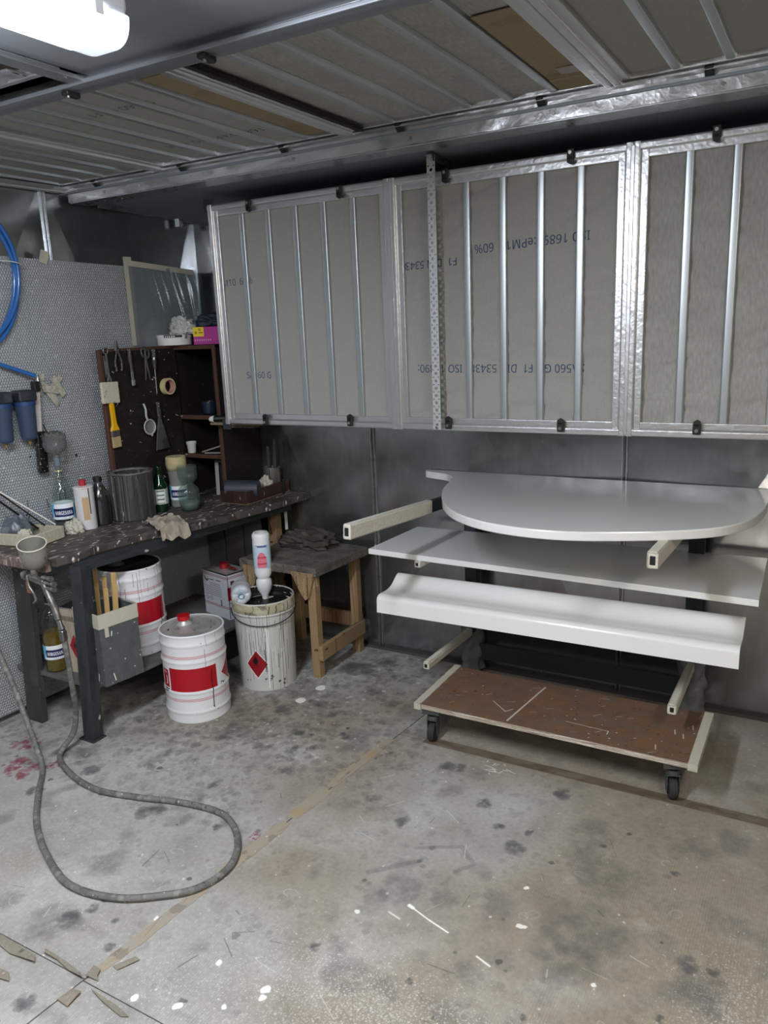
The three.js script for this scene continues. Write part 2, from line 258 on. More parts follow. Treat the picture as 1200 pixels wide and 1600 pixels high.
// torn paper where four sheets meet
function flap(pts, lift, s) {
  const g = slab(pts, 0.0075, 0.0015, 0.0004), p = g.attributes.position; for (let i = 0; i < p.count; i++) p.setY(i, p.getY(i) + lift * Math.abs(fbm(p.getX(i) * 9 + s, p.getZ(i) * 9, s, 2)) * 2);
  return floorUV(g);
}
const flapMat = std({ map: floorColour, color: 0xd8d0c0, roughness: 0.8 });
const shrink = (pts, k) => { const cx = pts.reduce((a, p) => a + p[0], 0) / pts.length, cz = pts.reduce((a, p) => a + p[1], 0) / pts.length; return pts.map(([x, z]) => [cx + (x - cx) * 0.95, cz + (z - cz) * k]); };
[[[[-1.95, -1.09], [-1.78, -1.075], [-1.76, -1.05], [-1.86, -1.035], [-1.95, -1.05]], .012], [[[-1.78, -1.105], [-1.69, -1.1], [-1.62, -1.088], [-1.6, -1.07], [-1.66, -1.075], [-1.72, -1.09], [-1.78, -1.088]], .02],
  [[[-1.615, -1.135], [-1.585, -1.13], [-1.575, -1.1], [-1.56, -1.085], [-1.605, -1.078]], .02], [[[-1.6, -1.055], [-1.57, -1.06], [-1.565, -.985], [-1.61, -.99]], .014], [[[-1.56, -1.07], [-1.46, -1.065], [-1.4, -1.05], [-1.42, -1.035], [-1.5, -1.05]], .016],
  [[[-1.545, -1.125], [-1.515, -1.21], [-1.535, -1.215], [-1.565, -1.13]], .012], [[[-1.9, -1.0], [-1.8, -1.01], [-1.77, -.98], [-1.88, -.95]], .012]].forEach(([pts, l], i) =>
  part(floorParent, 'torn_flap', flap(shrink(pts, 0.62), l, i + 1), flapMat));

// ---------------------------------------------------------------- filter cells (ceiling and exhaust wall)
const matNoise = dataTex(512, 512, (u, v) => { const a = fbm(u * 90, v * 22, 2, 3), b = fbm(u * 5, v * 5, 6, 3); const k = 22 * a + 12 * b; return [150 + k, 149 + k, 144 + k]; });
function filterTex(lines, turned, tone = [150, 149, 144]) {
  return canvasTex(1024, 1024, (g, w, h) => {
    g.fillStyle = rgb(...tone); g.fillRect(0, 0, w, h);
    for (let i = 0; i < 5200; i++) { g.strokeStyle = rnd() > .5 ? rgb(164, 161, 153, .35) : rgb(128, 124, 116, .35); g.lineWidth = 1; const x = rr(0, w), y = rr(0, h); g.beginPath(); g.moveTo(x, y); g.lineTo(x + rr(-5, 5), y + rr(4, 26)); g.stroke(); }
    g.save(); if (turned) { g.translate(w, h); g.rotate(PI); }
    g.fillStyle = rgb(30, 52, 92, .95); g.textBaseline = 'middle';
    for (const [txt, x, y, size, tilt] of lines) { g.save(); g.translate(x * w, y * h); g.rotate(tilt ?? 0); g.font = size + 'px sans-serif'; g.fillText(txt, 0, 0); g.restore(); }
    g.restore();
  }, 20);
}
seed(5);
const textA = filterTex([['ePM10  60%', -0.045, 0.335, 46, -.03], ['SA560 G', 0.115, 0.79, 46, 0]], false);
const textB = filterTex([['ISO 16890:ePM10  60%', 0.13, 0.735, 50, -.03], ['F1  DIN 53438', 0.72, 0.68, 46, -.02], ['SA560 G    F1  DIN 53438   ISO 16890:', 0.145, 0.225, 48, .01]], true);
const textC = filterTex([['ISO 16890:ePM10  60%', 0.12, 0.2, 62, .03], ['SA560 G   F1', 0.3, 0.72, 58, .02]], true);
const textD = filterTex([['ISO 16890:ePM10', 0.17, 0.82, 60, -.02]], true);
const matOf = (t) => std({ map: t, roughness: 0.95, bumpMap: fineNoise, bumpScale: 0.001 });
const CELL = { w: 0.92, h: 0.967 };
function matSlab(wrinkle) {
  const g = new THREE.BoxGeometry(CELL.w - 0.06, CELL.h - 0.07, 0.02, 60, 90, 1), p = g.attributes.position;
  for (let i = 0; i < p.count; i++) { const x = p.getX(i), y = p.getY(i); if (p.getZ(i) > 0) { const sag = fbm(x * 3, y * 3, wrinkle, 2) * 0.004; const fold = wrinkle > 1 ? -0.008 * Math.pow(1 - Math.min(1, Math.abs(fbm(x * 3 + wrinkle, y * 8, wrinkle, 3)) * 4), 3) : 0; p.setZ(i, p.getZ(i) + sag + fold); } }
  g.computeVertexNormals(); return g;
}
// rail section: flat flange with a rolled lip on its inner side, extruded along x
const railShape = (() => { const s = new THREE.Shape(); s.moveTo(-0.025, -0.02); s.lineTo(-0.025, 0.004); s.quadraticCurveTo(-0.025, 0.012, -0.017, 0.012); s.lineTo(-0.006, 0.012); s.quadraticCurveTo(0, 0.012, 0.001, 0.004); s.lineTo(0.003, 0.002); s.lineTo(0.022, 0.002); s.quadraticCurveTo(0.025, 0.002, 0.025, -0.002); s.lineTo(0.025, -0.02); s.closePath(); return s; })();
function rail(L) {  // along x, outer edge towards +y
  const g = new THREE.ExtrudeGeometry(railShape, { depth: L, bevelEnabled: false, curveSegments: 5, steps: 24 }).translate(0, 0, -L / 2);
  g.applyMatrix4(new THREE.Matrix4().makeBasis(V(0, -1, 0), V(0, 0, 1), V(1, 0, 0)).multiply(new THREE.Matrix4()));
  return roughen(boxUV(g.index ? g : mergeVertices(g), 0.35), 0.0007, 26, L);
}
const railH = rail(CELL.w), railV = rail(CELL.h);
const slatGeo = (() => { const s = new THREE.Shape(); s.moveTo(-0.015, 0); s.lineTo(-0.0125, 0.009); s.quadraticCurveTo(-0.0115, 0.0115, -0.009, 0.0118); s.quadraticCurveTo(0, 0.0128, 0.009, 0.0118); s.quadraticCurveTo(0.0115, 0.0115, 0.0125, 0.009); s.lineTo(0.015, 0); s.closePath(); const L = CELL.h - 0.085; return boxUV(new THREE.ExtrudeGeometry(s, { depth: L, bevelEnabled: false, curveSegments: 6 }).translate(0, 0, -L / 2).rotateX(-PI / 2).rotateY(0).applyMatrix4(new THREE.Matrix4().makeRotationY(PI)), 0.6); })();
// slat profile bulges towards +z after the turn
slatGeo.computeBoundingBox(); if (slatGeo.boundingBox.max.z < 0.005) slatGeo.rotateY(PI);
const clipGeo = merge([box(0.026, 0.04, 0.012, 0.004, 0, 0, 0.004), cyl(0.013, 0.013, 0.012, 6).rotateX(PI / 2).translate(0, -0.018, 0.004)]);
const screwGeo = cyl(0.006, 0.006, 0.006, 10).rotateX(PI / 2).translate(0, 0.006, 0.012);
function filterCell(name, label, mat, wrinkle, skip = []) {
  const t = thing(name, label, 'filter panel');
  const m = part(t, 'filter_mat', matSlab(wrinkle), mat); m.position.z = -0.022;
  const R = [[0, CELL.h / 2 - 0.025, 0, railH], [0, -CELL.h / 2 + 0.025, PI, railH], [-CELL.w / 2 + 0.025, 0, PI / 2, railV], [CELL.w / 2 - 0.025, 0, -PI / 2, railV]];
  for (const [x, y, a, g] of R) { const r = part(t, 'frame_rail', g, foil); r.position.set(x, y, a === PI / 2 || a === -PI / 2 ? 0.0015 : 0); r.rotation.z = a; }
  for (let i = -2; i <= 2; i++) { if (skip.includes(i)) continue; const s = part(t, 'slat', slatGeo, slatMetal); s.position.set(i * 0.142, 0, -0.012); }
  return t;
}
function addClip(t, x, y, up) { const c = part(t, 'clip', clipGeo, blackPlastic); c.position.set(x, y, 0.016); if (!up) c.rotation.z = PI; part(c, 'screw', screwGeo, chrome); return c; }
const BANK = { y: 1.7255, z: -2.83 };
const wallCells = [
  [-2.01, textA, 1, 'grey exhaust filter panel beside the tool cabinet, print SA560 G upright at its lower corner', [[-2.231, 2.192], [-1.77, 2.195], [-2.226, 1.258], [-1.774, 1.265]]],
  [-1.09, textB, 1.5, 'grey exhaust filter panel behind the perforated hanging strap, blue print upside down', [[-1.306, 2.197], [-.836, 2.202], [-1.315, 1.265], [-.861, 1.266]]],
  [-0.17, matNoise, 4, 'unprinted exhaust filter panel with a creased mat above the white tabletop', [[-.375, 2.206], [.1, 2.206], [-.39, 1.27], [.1, 1.27]]],
];
for (const [x, tex, wr, label, clips] of wallCells) {
  const mat = matOf(tex); const c = filterCell('wall_filter_panel', label, mat, wr);
  if (tex === matNoise) { const g = c.children[0].geometry; boxUV(g, 0.6); }
  c.position.set(x, BANK.y, BANK.z);
  for (const [cx, cy] of clips) addClip(c, cx - x, cy - BANK.y + (cy > 1.7 ? -.005 : .005), cy > 1.7);
}
// plenum box that carries the bank
const plenum = structure('trim_1', merge([box(2.78, 0.03, 0.47, 0.002, -1.08, 2.195, -3.085), box(2.78, 0.03, 0.47, 0.002, -1.08, 1.255, -3.085), box(0.02, 0.92, 0.47, 0.002, -2.46, 1.7255, -3.085)]), steel);
for (const x of [-1.55, -0.63]) part(plenum, 'joint_strip', roughen(box(0.016, 0.95, 0.01, 0.003, x, BANK.y, BANK.z + 0.01), 0.001, 40), foil);
for (const [x, y] of [[-2.47, 1.24], [-2.47, 2.21]]) part(plenum, 'corner_bracket', merge([box(0.05, 0.05, 0.006, 0.002, x + .004, y, BANK.z + .006), box(.012, .012, .008, .003, x - .006, y + .008, BANK.z + .01)]), darkSteel);
// ceiling cells: local z faces the floor
const ceilCells = [
  [-2.93, matNoise, 'ceiling filter panel in the corner by the side wall, dusty grey', []],
  [-2.01, textC, 'ceiling filter panel near the lamp with a brown cardboard strip beside its end slat', []],
  [-1.09, matNoise, 'plain grey ceiling filter panel over the hanging perforated strap', []],
  [-0.17, textD, 'ceiling filter panel printed ePM10 in blue over the clipped steel beam', []],
];
for (const [x, tex, label] of ceilCells) {
  const c = filterCell('ceiling_filter_panel', label, matOf(tex), 1); if (tex === matNoise) boxUV(c.children[0].geometry, 0.6);
  c.rotation.x = PI / 2; c.position.set(x, ROOM.y, -2.095);
}
// next row of the ceiling, nearer the viewer: one filter cell and a plain sheet
{
  const c = filterCell('ceiling_filter_panel', 'ceiling filter panel with a crumpled foil edge left of the glowing lamp', matOf(matNoise), 1); boxUV(c.children[0].geometry, 0.6);
  c.rotation.x = PI / 2; c.position.set(-2.25, ROOM.y + 0.01, -1.045);
  part(c, 'foil_edge', roughen(boxUV(new THREE.BoxGeometry(0.8, 0.055, 0.006, 60, 6, 1), .2), 0.012, 22, 3), foil).position.set(0, -0.40, 0.02);
  const ceil = scene.getObjectByName('ceiling');
  const sheetM = std({ color: 0x8b8f94, metalness: 0.35, roughness: 0.6 });
  for (const [x0, x1, z0, z1] of [[-1.78, -0.3, -1.64, -0.1], [-0.29, 1.2, -1.64, -0.1], [1.21, 2.08, -1.64, -0.1], [-3.4, -2.72, -1.64, -0.1], [-3.4, -1.0, -0.09, 2.85], [-0.99, 2.08, -0.09, 2.85], [0.3, 2.08, -2.56, -1.66]])
    part(ceil, 'ceiling_sheet', box(x1 - x0, 0.012, z1 - z0, 0.003, (x0 + x1) / 2, ROOM.y + 0.012, (z0 + z1) / 2), sheetM);
  part(ceil, 'ceiling_sheet', box(0.9, 0.012, 0.5, 0.003, -2.27, ROOM.y + 0.012, -0.33), sheetM);
  // sheet over the exhaust, sloping to the back wall
  const sof = part(ceil, 'ceiling_sheet', box(5.3, 0.008, 0.86, 0.002), std({ color: 0x8f989f, metalness: 0.5, roughness: 0.5 })); sof.position.set(-0.55, 2.26, -2.98); sof.rotation.x = -0.08;
  part(ceil, 'angle_iron', merge([bar([-3.06, 2.262, -3.2], [-3.02, 2.262, -2.7], .006, .035), bar([-3.02, 2.25, -3.21], [-2.5, 2.25, -3.21], .035, .006), box(.03, .06, .03, .002, -3.0, 2.23, -3.2)]), steel);
}
// cardboard patches pressed in above the ceiling slats
const patchTex = grime(256, 512, [138, 121, 94], { patches: [[10, [128, 108, 80], 20, 60, .4], [10, [110, 92, 66], 4, 30, .3]], spots: [[10, [90, 74, 50], 1, 4]] }, 41);
const patchMat = std({ map: patchTex, roughness: 0.9 });
{
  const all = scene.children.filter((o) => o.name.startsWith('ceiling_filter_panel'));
  part(all[1], 'cardboard_strip', box(0.105, 0.8, 0.004, 0.001, 0.362, -0.02, -0.008), patchMat, 'brown cardboard strip');
  part(all[2], 'cardboard_strip', box(0.115, 0.66, 0.004, 0.001, 0.362, -0.08, -0.006), patchMat, 'brown cardboard strip');
  part(all[2], 'cardboard_strip', box(0.115, 0.12, 0.004, 0.001, 0.362, -0.385, -0.003), patchMat, 'short piece of brown cardboard');
  part(all[2], 'tape_patch', box(0.06, 0.06, 0.002, 0.0005, 0.385, -0.25, -0.002), std({ color: 0x6b5a42, roughness: 0.35 }), 'brown parcel tape');
  part(all[2], 'gap_shade_strip', roughen(boxUV(new THREE.BoxGeometry(0.02, 0.86, 0.012, 3, 60, 2).translate(-0.40, 0, 0.004)), 0.006, 14, 2), std({ color: 0x1d1a17, roughness: 0.8 }), 'near-black strip for the shade of an open gap');  // dark strip: the shade of an open gap, put into its colour
}
// steel beams with clips
function beam(name, z, x0, x1, clips) {
  const L = x1 - x0, cx = (x0 + x1) / 2;
  const b = structure(name, merge([box(L, 0.075, 0.012, 0.003, cx, 2.288, z + 0.045), box(L, 0.01, 0.10, 0.002, cx, 2.256, z), box(L, 0.01, 0.10, 0.002, cx, 2.322, z)]), steel);
  part(b, 'foil_strip', roughen(boxUV(new THREE.BoxGeometry(L, 0.055, 0.006, 220, 5, 1).translate(cx, 2.283, z + 0.053), .35), 0.006, 16, z), foil);
  part(b, 'foil_strip', roughen(boxUV(new THREE.BoxGeometry(L, 0.006, 0.05, 160, 1, 5).translate(cx, 2.314, z + 0.06), .35), 0.005, 18, z + 3), foil);
  for (const x of clips) { const c = part(b, 'clip', clipGeo, blackPlastic); c.position.set(x, 2.312, z + 0.068); c.rotation.x = 0.9; part(b, 'bolt', cyl(.006, .006, .008, 8).rotateX(PI / 2), chrome).position.set(x + .035, 2.275, z + .056); }
  return b;
}
beam('trim_2', -2.62, -3.05, 2.08, [-2.85, -2.349, -1.842, -1.351, -.854, -.368, .1]);
{ // nearer ceiling rail: flat strips with two clips
  const b = structure('trim_3', merge([box(5.1, 0.012, 0.045, 0.003, -0.5, 2.312, -1.625), box(5.1, 0.012, 0.03, 0.003, -0.5, 2.306, -1.582)]), std({ color: 0x8d9196, metalness: 0.7, roughness: 0.5 }));
  for (const x of [-1.84, -1.36, -.4]) { const c = part(b, 'clip', clipGeo, blackPlastic); c.position.set(x, 2.298, -1.595); c.rotation.x = PI / 2; part(c, 'screw', screwGeo, chrome); }
  part(b, 'cell_divider', box(0.05, 0.012, 1.45, 0.003, -1.78, 2.312, -0.86), steel);
}
// ragged foil along the top of the side wall
part(scene.getObjectByName('ceiling'), 'foil_trim', roughen(boxUV(bar(onWall(2.3, 2.312, .02), onWall(0.72, 2.308, .03), .03, .03, .006), .3), .012, 18, 3), foil);
// perforated hanging strap
{
  const t = thing('perforated_strap', 'galvanised perforated strap hanging from the ceiling beam across the filter bank', 'strap', [-1.352, 1.26, -2.79]);
  const s = shapeOf([[-0.0165, -0.01], [0.0165, -0.01], [0.0165, 1.0], [-0.0165, 1.0]]);
  const hole = (x, y, r) => { const h = new THREE.Path(); h.absarc(x, y, r, 0, 2 * PI, true); s.holes.push(h); };
  for (let i = 0; i < 34; i++) { const y = 0.01 + i * 0.0285; hole(0, y, 0.0062); hole(-0.0105, y + 0.014, 0.0034); hole(0.0105, y + 0.014, 0.0034); }
  part(t, 'strap_band', boxUV(new THREE.ExtrudeGeometry(s, { depth: 0.004, bevelEnabled: false, curveSegments: 4 })), std({ color: 0xc2c4c4, metalness: 0.6, roughness: 0.5 }));
  part(t, 'bolt', cyl(.006, .006, .01, 6).rotateX(PI / 2).translate(0, -.002, .005), chrome);
  part(t, 'ceiling_arm', merge([box(.03, .004, .22, .001, 0, 1.0, -.09), box(.004, .026, .22, .001, .014, .99, -.09)]), steel);
}

// ---------------------------------------------------------------- lamps
function lamp(L, label) {
  const t = thing('ceiling_lamp', label, 'lamp', [L.x, 2.225, L.z]); const len = 1.26;
  part(t, 'housing', box(0.145, 0.045, len, 0.015, 0, 0.068, 0), std({ color: 0xc9ccd0, roughness: 0.5 }));
  const prof = new THREE.Shape(); prof.moveTo(-0.07, 0.045); prof.quadraticCurveTo(-0.068, 0.0, -0.03, -0.004); prof.lineTo(0.03, -0.004); prof.quadraticCurveTo(0.068, 0, 0.07, 0.045); prof.closePath();
  part(t, 'diffuser', boxUV(new THREE.ExtrudeGeometry(prof, { depth: len - 0.12, bevelEnabled: true, bevelSize: 0.004, bevelThickness: 0.008, bevelSegments: 2, curveSegments: 8 }).translate(0, 0, -(len - 0.12) / 2)), std({ color: 0xffffff, emissive: L.color, emissiveIntensity: L.glow, roughness: 0.5 }));
  const endG = new THREE.ExtrudeGeometry(prof, { depth: 0.03, bevelEnabled: true, bevelSize: 0.003, bevelThickness: 0.014, bevelSegments: 3, curveSegments: 8 });
  const endM = phys({ color: 0xf2f4f6, roughness: 0.4, transmission: 0.5, thickness: 0, emissive: L.color, emissiveIntensity: 0.5 });
  part(t, 'end_cap', boxUV(endG.clone().translate(0, 0, -len / 2 + 0.014)), endM); part(t, 'end_cap', boxUV(endG.clone().translate(0, 0, len / 2 - 0.044)), endM);
  for (const z of [-0.55, 0, 0.55]) for (const x of [-0.073, 0.073]) part(t, 'latch', box(0.008, 0.03, 0.02, 0.002, x, 0.045, z), std({ color: 0xd8dadc, roughness: 0.4 }));
  part(t, 'mount', box(0.05, 0.02, 1.0, 0.004, 0, 0.098, 0), steel);
  const light = new THREE.RectAreaLight(L.color, L.power, 0.12, 1.14); light.name = 'lamp_light'; light.position.set(L.x, 2.225 - 0.012, L.z); light.lookAt(L.x, 0, L.z); scene.add(light);
  for (const k of [-1, 1]) {  // the sides of the diffuser glow as well
    const side = new THREE.RectAreaLight(L.color, L.power, 1.14, 0.04); side.name = 'lamp_side_light'; side.position.set(L.x + k * 0.086, 2.246, L.z); side.lookAt(L.x + k * 2, 2.246, L.z); scene.add(side);
  }
}
lamp(LAMP_A, 'glowing white weatherproof strip lamp under the ceiling by the corner filters');
lamp(LAMP_B, 'second strip lamp out of view above the open floor');
lamp(LAMP_C, 'third strip lamp out of view over the doorway side');
// ---------------------------------------------------------------- drying rack with white parts
const faceCam = (x, z, off = 0) => Math.atan2(x, z) + off;               // turns the middle of a wrapped label towards the room
{
  const t = thing('drying_rack', 'dark steel drying rack with masked arms standing against the metal wall', 'rack', [-0.92, 0, -3.24]);
  const X = (x) => x + 0.92, Z = (z) => z + 3.24;
  for (const x of [-1.407, -0.425]) part(t, 'post', box(0.06, 0.95, 0.05, 0.004, X(x), 0.48, 0), darkSteel);
  part(t, 'crossbar', box(0.93, 0.08, 0.03, 0.003, 0, 0.135, 0.012), darkSteel);
  for (const x of [-1.407, -0.425]) part(t, 'foot', box(0.06, 0.03, 0.13, 0.004, X(x), 0.02, 0.03), darkSteel);
  const wrapMat = std({ map: grime(256, 256, [204, 201, 186], { strokes: [[90, [178, 174, 156], 3, 40, PI / 2, .6], [40, [228, 226, 214], 3, 40, PI / 2, .6]], spots: [[20, [150, 140, 110], 1, 3]] }, 51), roughness: 0.6, bumpMap: foilBump, bumpScale: 0.002 });
  const arm = (x0, y0, z0, x1, y1, z1, w, h, wrapFrom) => {
    const a = part(t, 'arm', bar([X(x0), y0, Z(z0)], [X(x1), y1, Z(z1)], w, h), darkSteel);
    const k = wrapFrom, m = [x0 + (x1 - x0) * k, y0 + (y1 - y0) * k, z0 + (z1 - z0) * k], e = 1.004;
    part(a, 'masking_wrap', roughen(boxUV(bar([X(m[0]), m[1], Z(m[2])], [X(x0 + (x1 - x0) * e), y0 + (y1 - y0) * e, Z(z0 + (z1 - z0) * e)], w + 0.008, h + 0.008, 0.006), 0.12), 0.003, 30, x0), wrapMat);
    part(a, 'open_end', bar([X(x1), y1, Z(z1)], [X(x0 + (x1 - x0) * 1.007), y0 + (y1 - y0) * 1.007, Z(z0 + (z1 - z0) * 1.007)], w * 0.6, h * 0.62), blackPlastic);
  };
  arm(-1.42, 0.893, -3.2, -1.478, 0.943, -2.285, 0.028, 0.05, 0.36);
  arm(-0.42, 0.905, -3.2, -0.435, 0.93, -2.37, 0.028, 0.046, 0.4);
  arm(-1.42, 0.682, -3.2, -1.456, 0.682, -2.775, 0.022, 0.022, 0.3); arm(-0.42, 0.682, -3.2, -0.42, 0.682, -2.9, 0.022, 0.022, 0.3);
  arm(-1.41, 0.478, -3.2, -1.41, 0.478, -2.82, 0.022, 0.024, 0.4); arm(-0.42, 0.478, -3.2, -0.42, 0.478, -2.86, 0.022, 0.024, 0.4);
  arm(-1.385, 0.255, -3.2, -1.39, 0.268, -2.7, 0.022, 0.026, 0.1); arm(-0.415, 0.26, -3.2, -0.41, 0.283, -2.7, 0.024, 0.03, 0.1);
  // plastic film bunched round the feet of the posts
  const film = phys({ color: 0x9a9c9c, roughness: 0.25, transmission: 0.55, thickness: 0, side: THREE.DoubleSide });
  for (const x of [-1.41, -0.42]) { const g = new THREE.CylinderGeometry(0.05, 0.055, 0.3, 28, 20, true).translate(X(x), 0.19, 0.005); part(t, 'film_wrap', roughen(g, 0.03, 22, x), film); }
}
{ // big tabletop with a waved end and a rounded front
  const k = 0.972, P = (x, z) => V(x * k, z * k, 0);
  const front = [P(-1.71, -3.39), P(-1.70, -3.372), P(-1.655, -3.352), P(-1.56, -3.315), P(-1.497, -3.235), P(-1.468, -3.13), P(-1.44, -3.02), P(-1.384, -2.885), P(-1.31, -2.75), P(-1.2, -2.62), P(-1.06, -2.53), P(-0.9, -2.49), P(-0.75, -2.495), P(-0.594, -2.545), P(-0.424, -2.625), P(-0.29, -2.725), P(-0.22, -2.85), P(-0.187, -3.0), P(-0.178, -3.2), P(-0.185, -3.37)];
  const pts = new THREE.CatmullRomCurve3(front, false, 'centripetal').getPoints(110).map((p) => [p.x, p.y]);
  pts.push([-0.19, -3.31], [-0.9, -3.31], [-1.6, -3.31], [-1.652, -3.308]);
  single('tabletop', 'large glossy white tabletop with one waved end, topmost piece on the rack', 'tabletop', slab(pts, 0.981, 0.032, 0.004), whiteLacquer);
}
{
  const t = thing('shelf_board', 'thin glossy white board with small holes along its front edge, under the waved tabletop', 'board', [-0.925, 0.72, -3.0]);
  part(t, 'board', slab([[-0.775, 0.205], [0.765, 0.265], [0.755, -0.25], [-0.75, -0.21]], 0, 0.024, 0.002), whiteLacquer);
  const dark = std({ color: 0x4a4a48, roughness: 0.8 });
  for (let i = 0; i < 13; i++) { const x = -0.72 + i * 0.117; part(t, 'shelf_hole', cyl(0.0028, 0.0028, 0.003, 8).rotateX(PI / 2), dark).position.set(x, -0.011, 0.2045 + (x + 0.775) * 0.039); }
  part(t, 'peg', cyl(0.002, 0.002, 0.016, 8), std({ color: 0xc8c8c4 })).position.set(-0.752, 0.008, 0.19);
}
{ // crown moulding, face down on the arms
  const s = new THREE.Shape(); s.moveTo(0, 0); s.lineTo(0.003, 0.05); s.bezierCurveTo(0.004, 0.066, 0.02, 0.07, 0.035, 0.07); s.bezierCurveTo(0.09, 0.066, 0.12, 0.066, 0.15, 0.086); s.bezierCurveTo(0.17, 0.1, 0.185, 0.112, 0.2, 0.111); s.lineTo(0.21, 0.098); s.bezierCurveTo(0.19, 0.09, 0.17, 0.055, 0.12, 0.05); s.lineTo(0.03, 0.048); s.lineTo(0.014, 0.0); s.closePath();
  const g = new THREE.ExtrudeGeometry(s, { depth: 1.386, bevelEnabled: true, bevelSize: 0.0015, bevelThickness: 0.0015, bevelSegments: 2, curveSegments: 14 });
  g.rotateY(PI / 2).translate(-0.693, 0, 0);
  single('crown_moulding', 'long glossy white crown moulding lying on the rack below the thin board', 'moulding', boxUV(g), whiteLacquer, [-0.895, 0.494, -2.66], 0.01);
}
{ // platform dolly
  const t = thing('platform_dolly', 'low brown wooden platform dolly with paint marks and black casters', 'dolly', [-0.835, 0, -2.75]);
  const top = grime(1024, 512, [112, 86, 66], {
    patches: [[160, [96, 78, 64], 10, 60, .25], [150, [106, 97, 91], 6, 50, .25], [70, [124, 86, 58], 10, 50, .25]], strokes: [[50, [54, 42, 34], 3, 30, 2.6, .8], [22, [200, 195, 184], 3, 44, 2.4, .75]], spots: [[70, [58, 48, 42], 1.5, 6], [60, [206, 202, 192], 1, 4]],
    draw: (g, w, h) => { g.strokeStyle = rgb(208, 203, 190, .85); g.lineWidth = 7; g.beginPath(); g.moveTo(w * .4, h * .1); g.lineTo(w * .36, h * .95); g.stroke(); g.lineWidth = 4; g.beginPath(); g.moveTo(w * .26, h * .62); g.lineTo(w * .33, h * .78); g.lineTo(w * .35, h * .7); g.stroke(); g.beginPath(); g.moveTo(w * .55, h * .72); g.lineTo(w * .7, h * .74); g.lineTo(w * .7, h * .8); g.stroke(); for (const [a, b] of [[.9, .45], [.93, .5], [.86, .8], [.95, .3]]) { g.beginPath(); g.moveTo(w * a, h * b); g.lineTo(w * (a + .006), h * (b + .08)); g.stroke(); } },
  }, 61);
  const boardG = new THREE.BoxGeometry(1.07, 0.02, 0.39);
  const edge = std({ map: grime(512, 64, [168, 156, 138], { strokes: [[60, [222, 218, 208], 5, 60, 0, .8], [30, [90, 66, 46], 4, 50, 0, .7]] }, 62), roughness: 0.7 });
  const topM = std({ map: top, roughness: 0.55 });
  const b = part(t, 'board', boardG.translate(0, 0.16, 0), [edge, edge, topM, edge, edge, edge]);
  for (const [x, w] of [[-0.523, 0.03], [0.523, 0.032]]) part(t, 'edge_tape', roughen(boxUV(new THREE.BoxGeometry(w, 0.027, 0.402, 4, 4, 30).translate(x, 0.161, 0), 0.15), 0.003, 30, x), maskTape);
  const rubber = std({ color: 0x2a2a2a, roughness: 0.75 }), rim = std({ color: 0x5b5d5f, metalness: 0.6, roughness: 0.5 });
  const tyre = lathe([[0.02, -0.015], [0.034, -0.015], [0.039, -0.012], [0.04, -0.008], [0.0385, -0.0065], [0.0385, -0.0055], [0.0405, -0.004], [0.0405, 0], [0.0405, 0.004], [0.0385, 0.0055], [0.0385, 0.0065], [0.04, 0.008], [0.039, 0.012], [0.034, 0.015], [0.02, 0.015]], 36).rotateZ(PI / 2);
  const hub = merge([cyl(0.021, 0.021, 0.026, 20).rotateZ(PI / 2), cyl(0.006, 0.006, 0.044, 10).rotateZ(PI / 2)]);
  const fork = merge([box(0.003, 0.07, 0.034, 0.001, -0.02, 0.02, -0.004), box(0.003, 0.07, 0.034, 0.001, 0.02, 0.02, -0.004), box(0.043, 0.004, 0.045, 0.001, 0, 0.056, -0.004), cyl(0.022, 0.024, 0.014, 18, 0, 0.066, -0.004)]);
  const plate = box(0.075, 0.024, 0.06, 0.003, 0, 0.096, -0.004);
  for (const [x, z, a] of [[-0.475, 0.16, 0.12], [0.455, 0.155, 0.35], [-0.47, -0.16, 0.5], [0.46, -0.16, -0.3]]) {
    const c = part(t, 'caster', fork, rim); c.position.set(x, 0.041, z); c.rotation.y = a; part(c, 'tyre', tyre, rubber); part(c, 'hub', hub, rim); part(c, 'plate', plate, rim);
  }
}
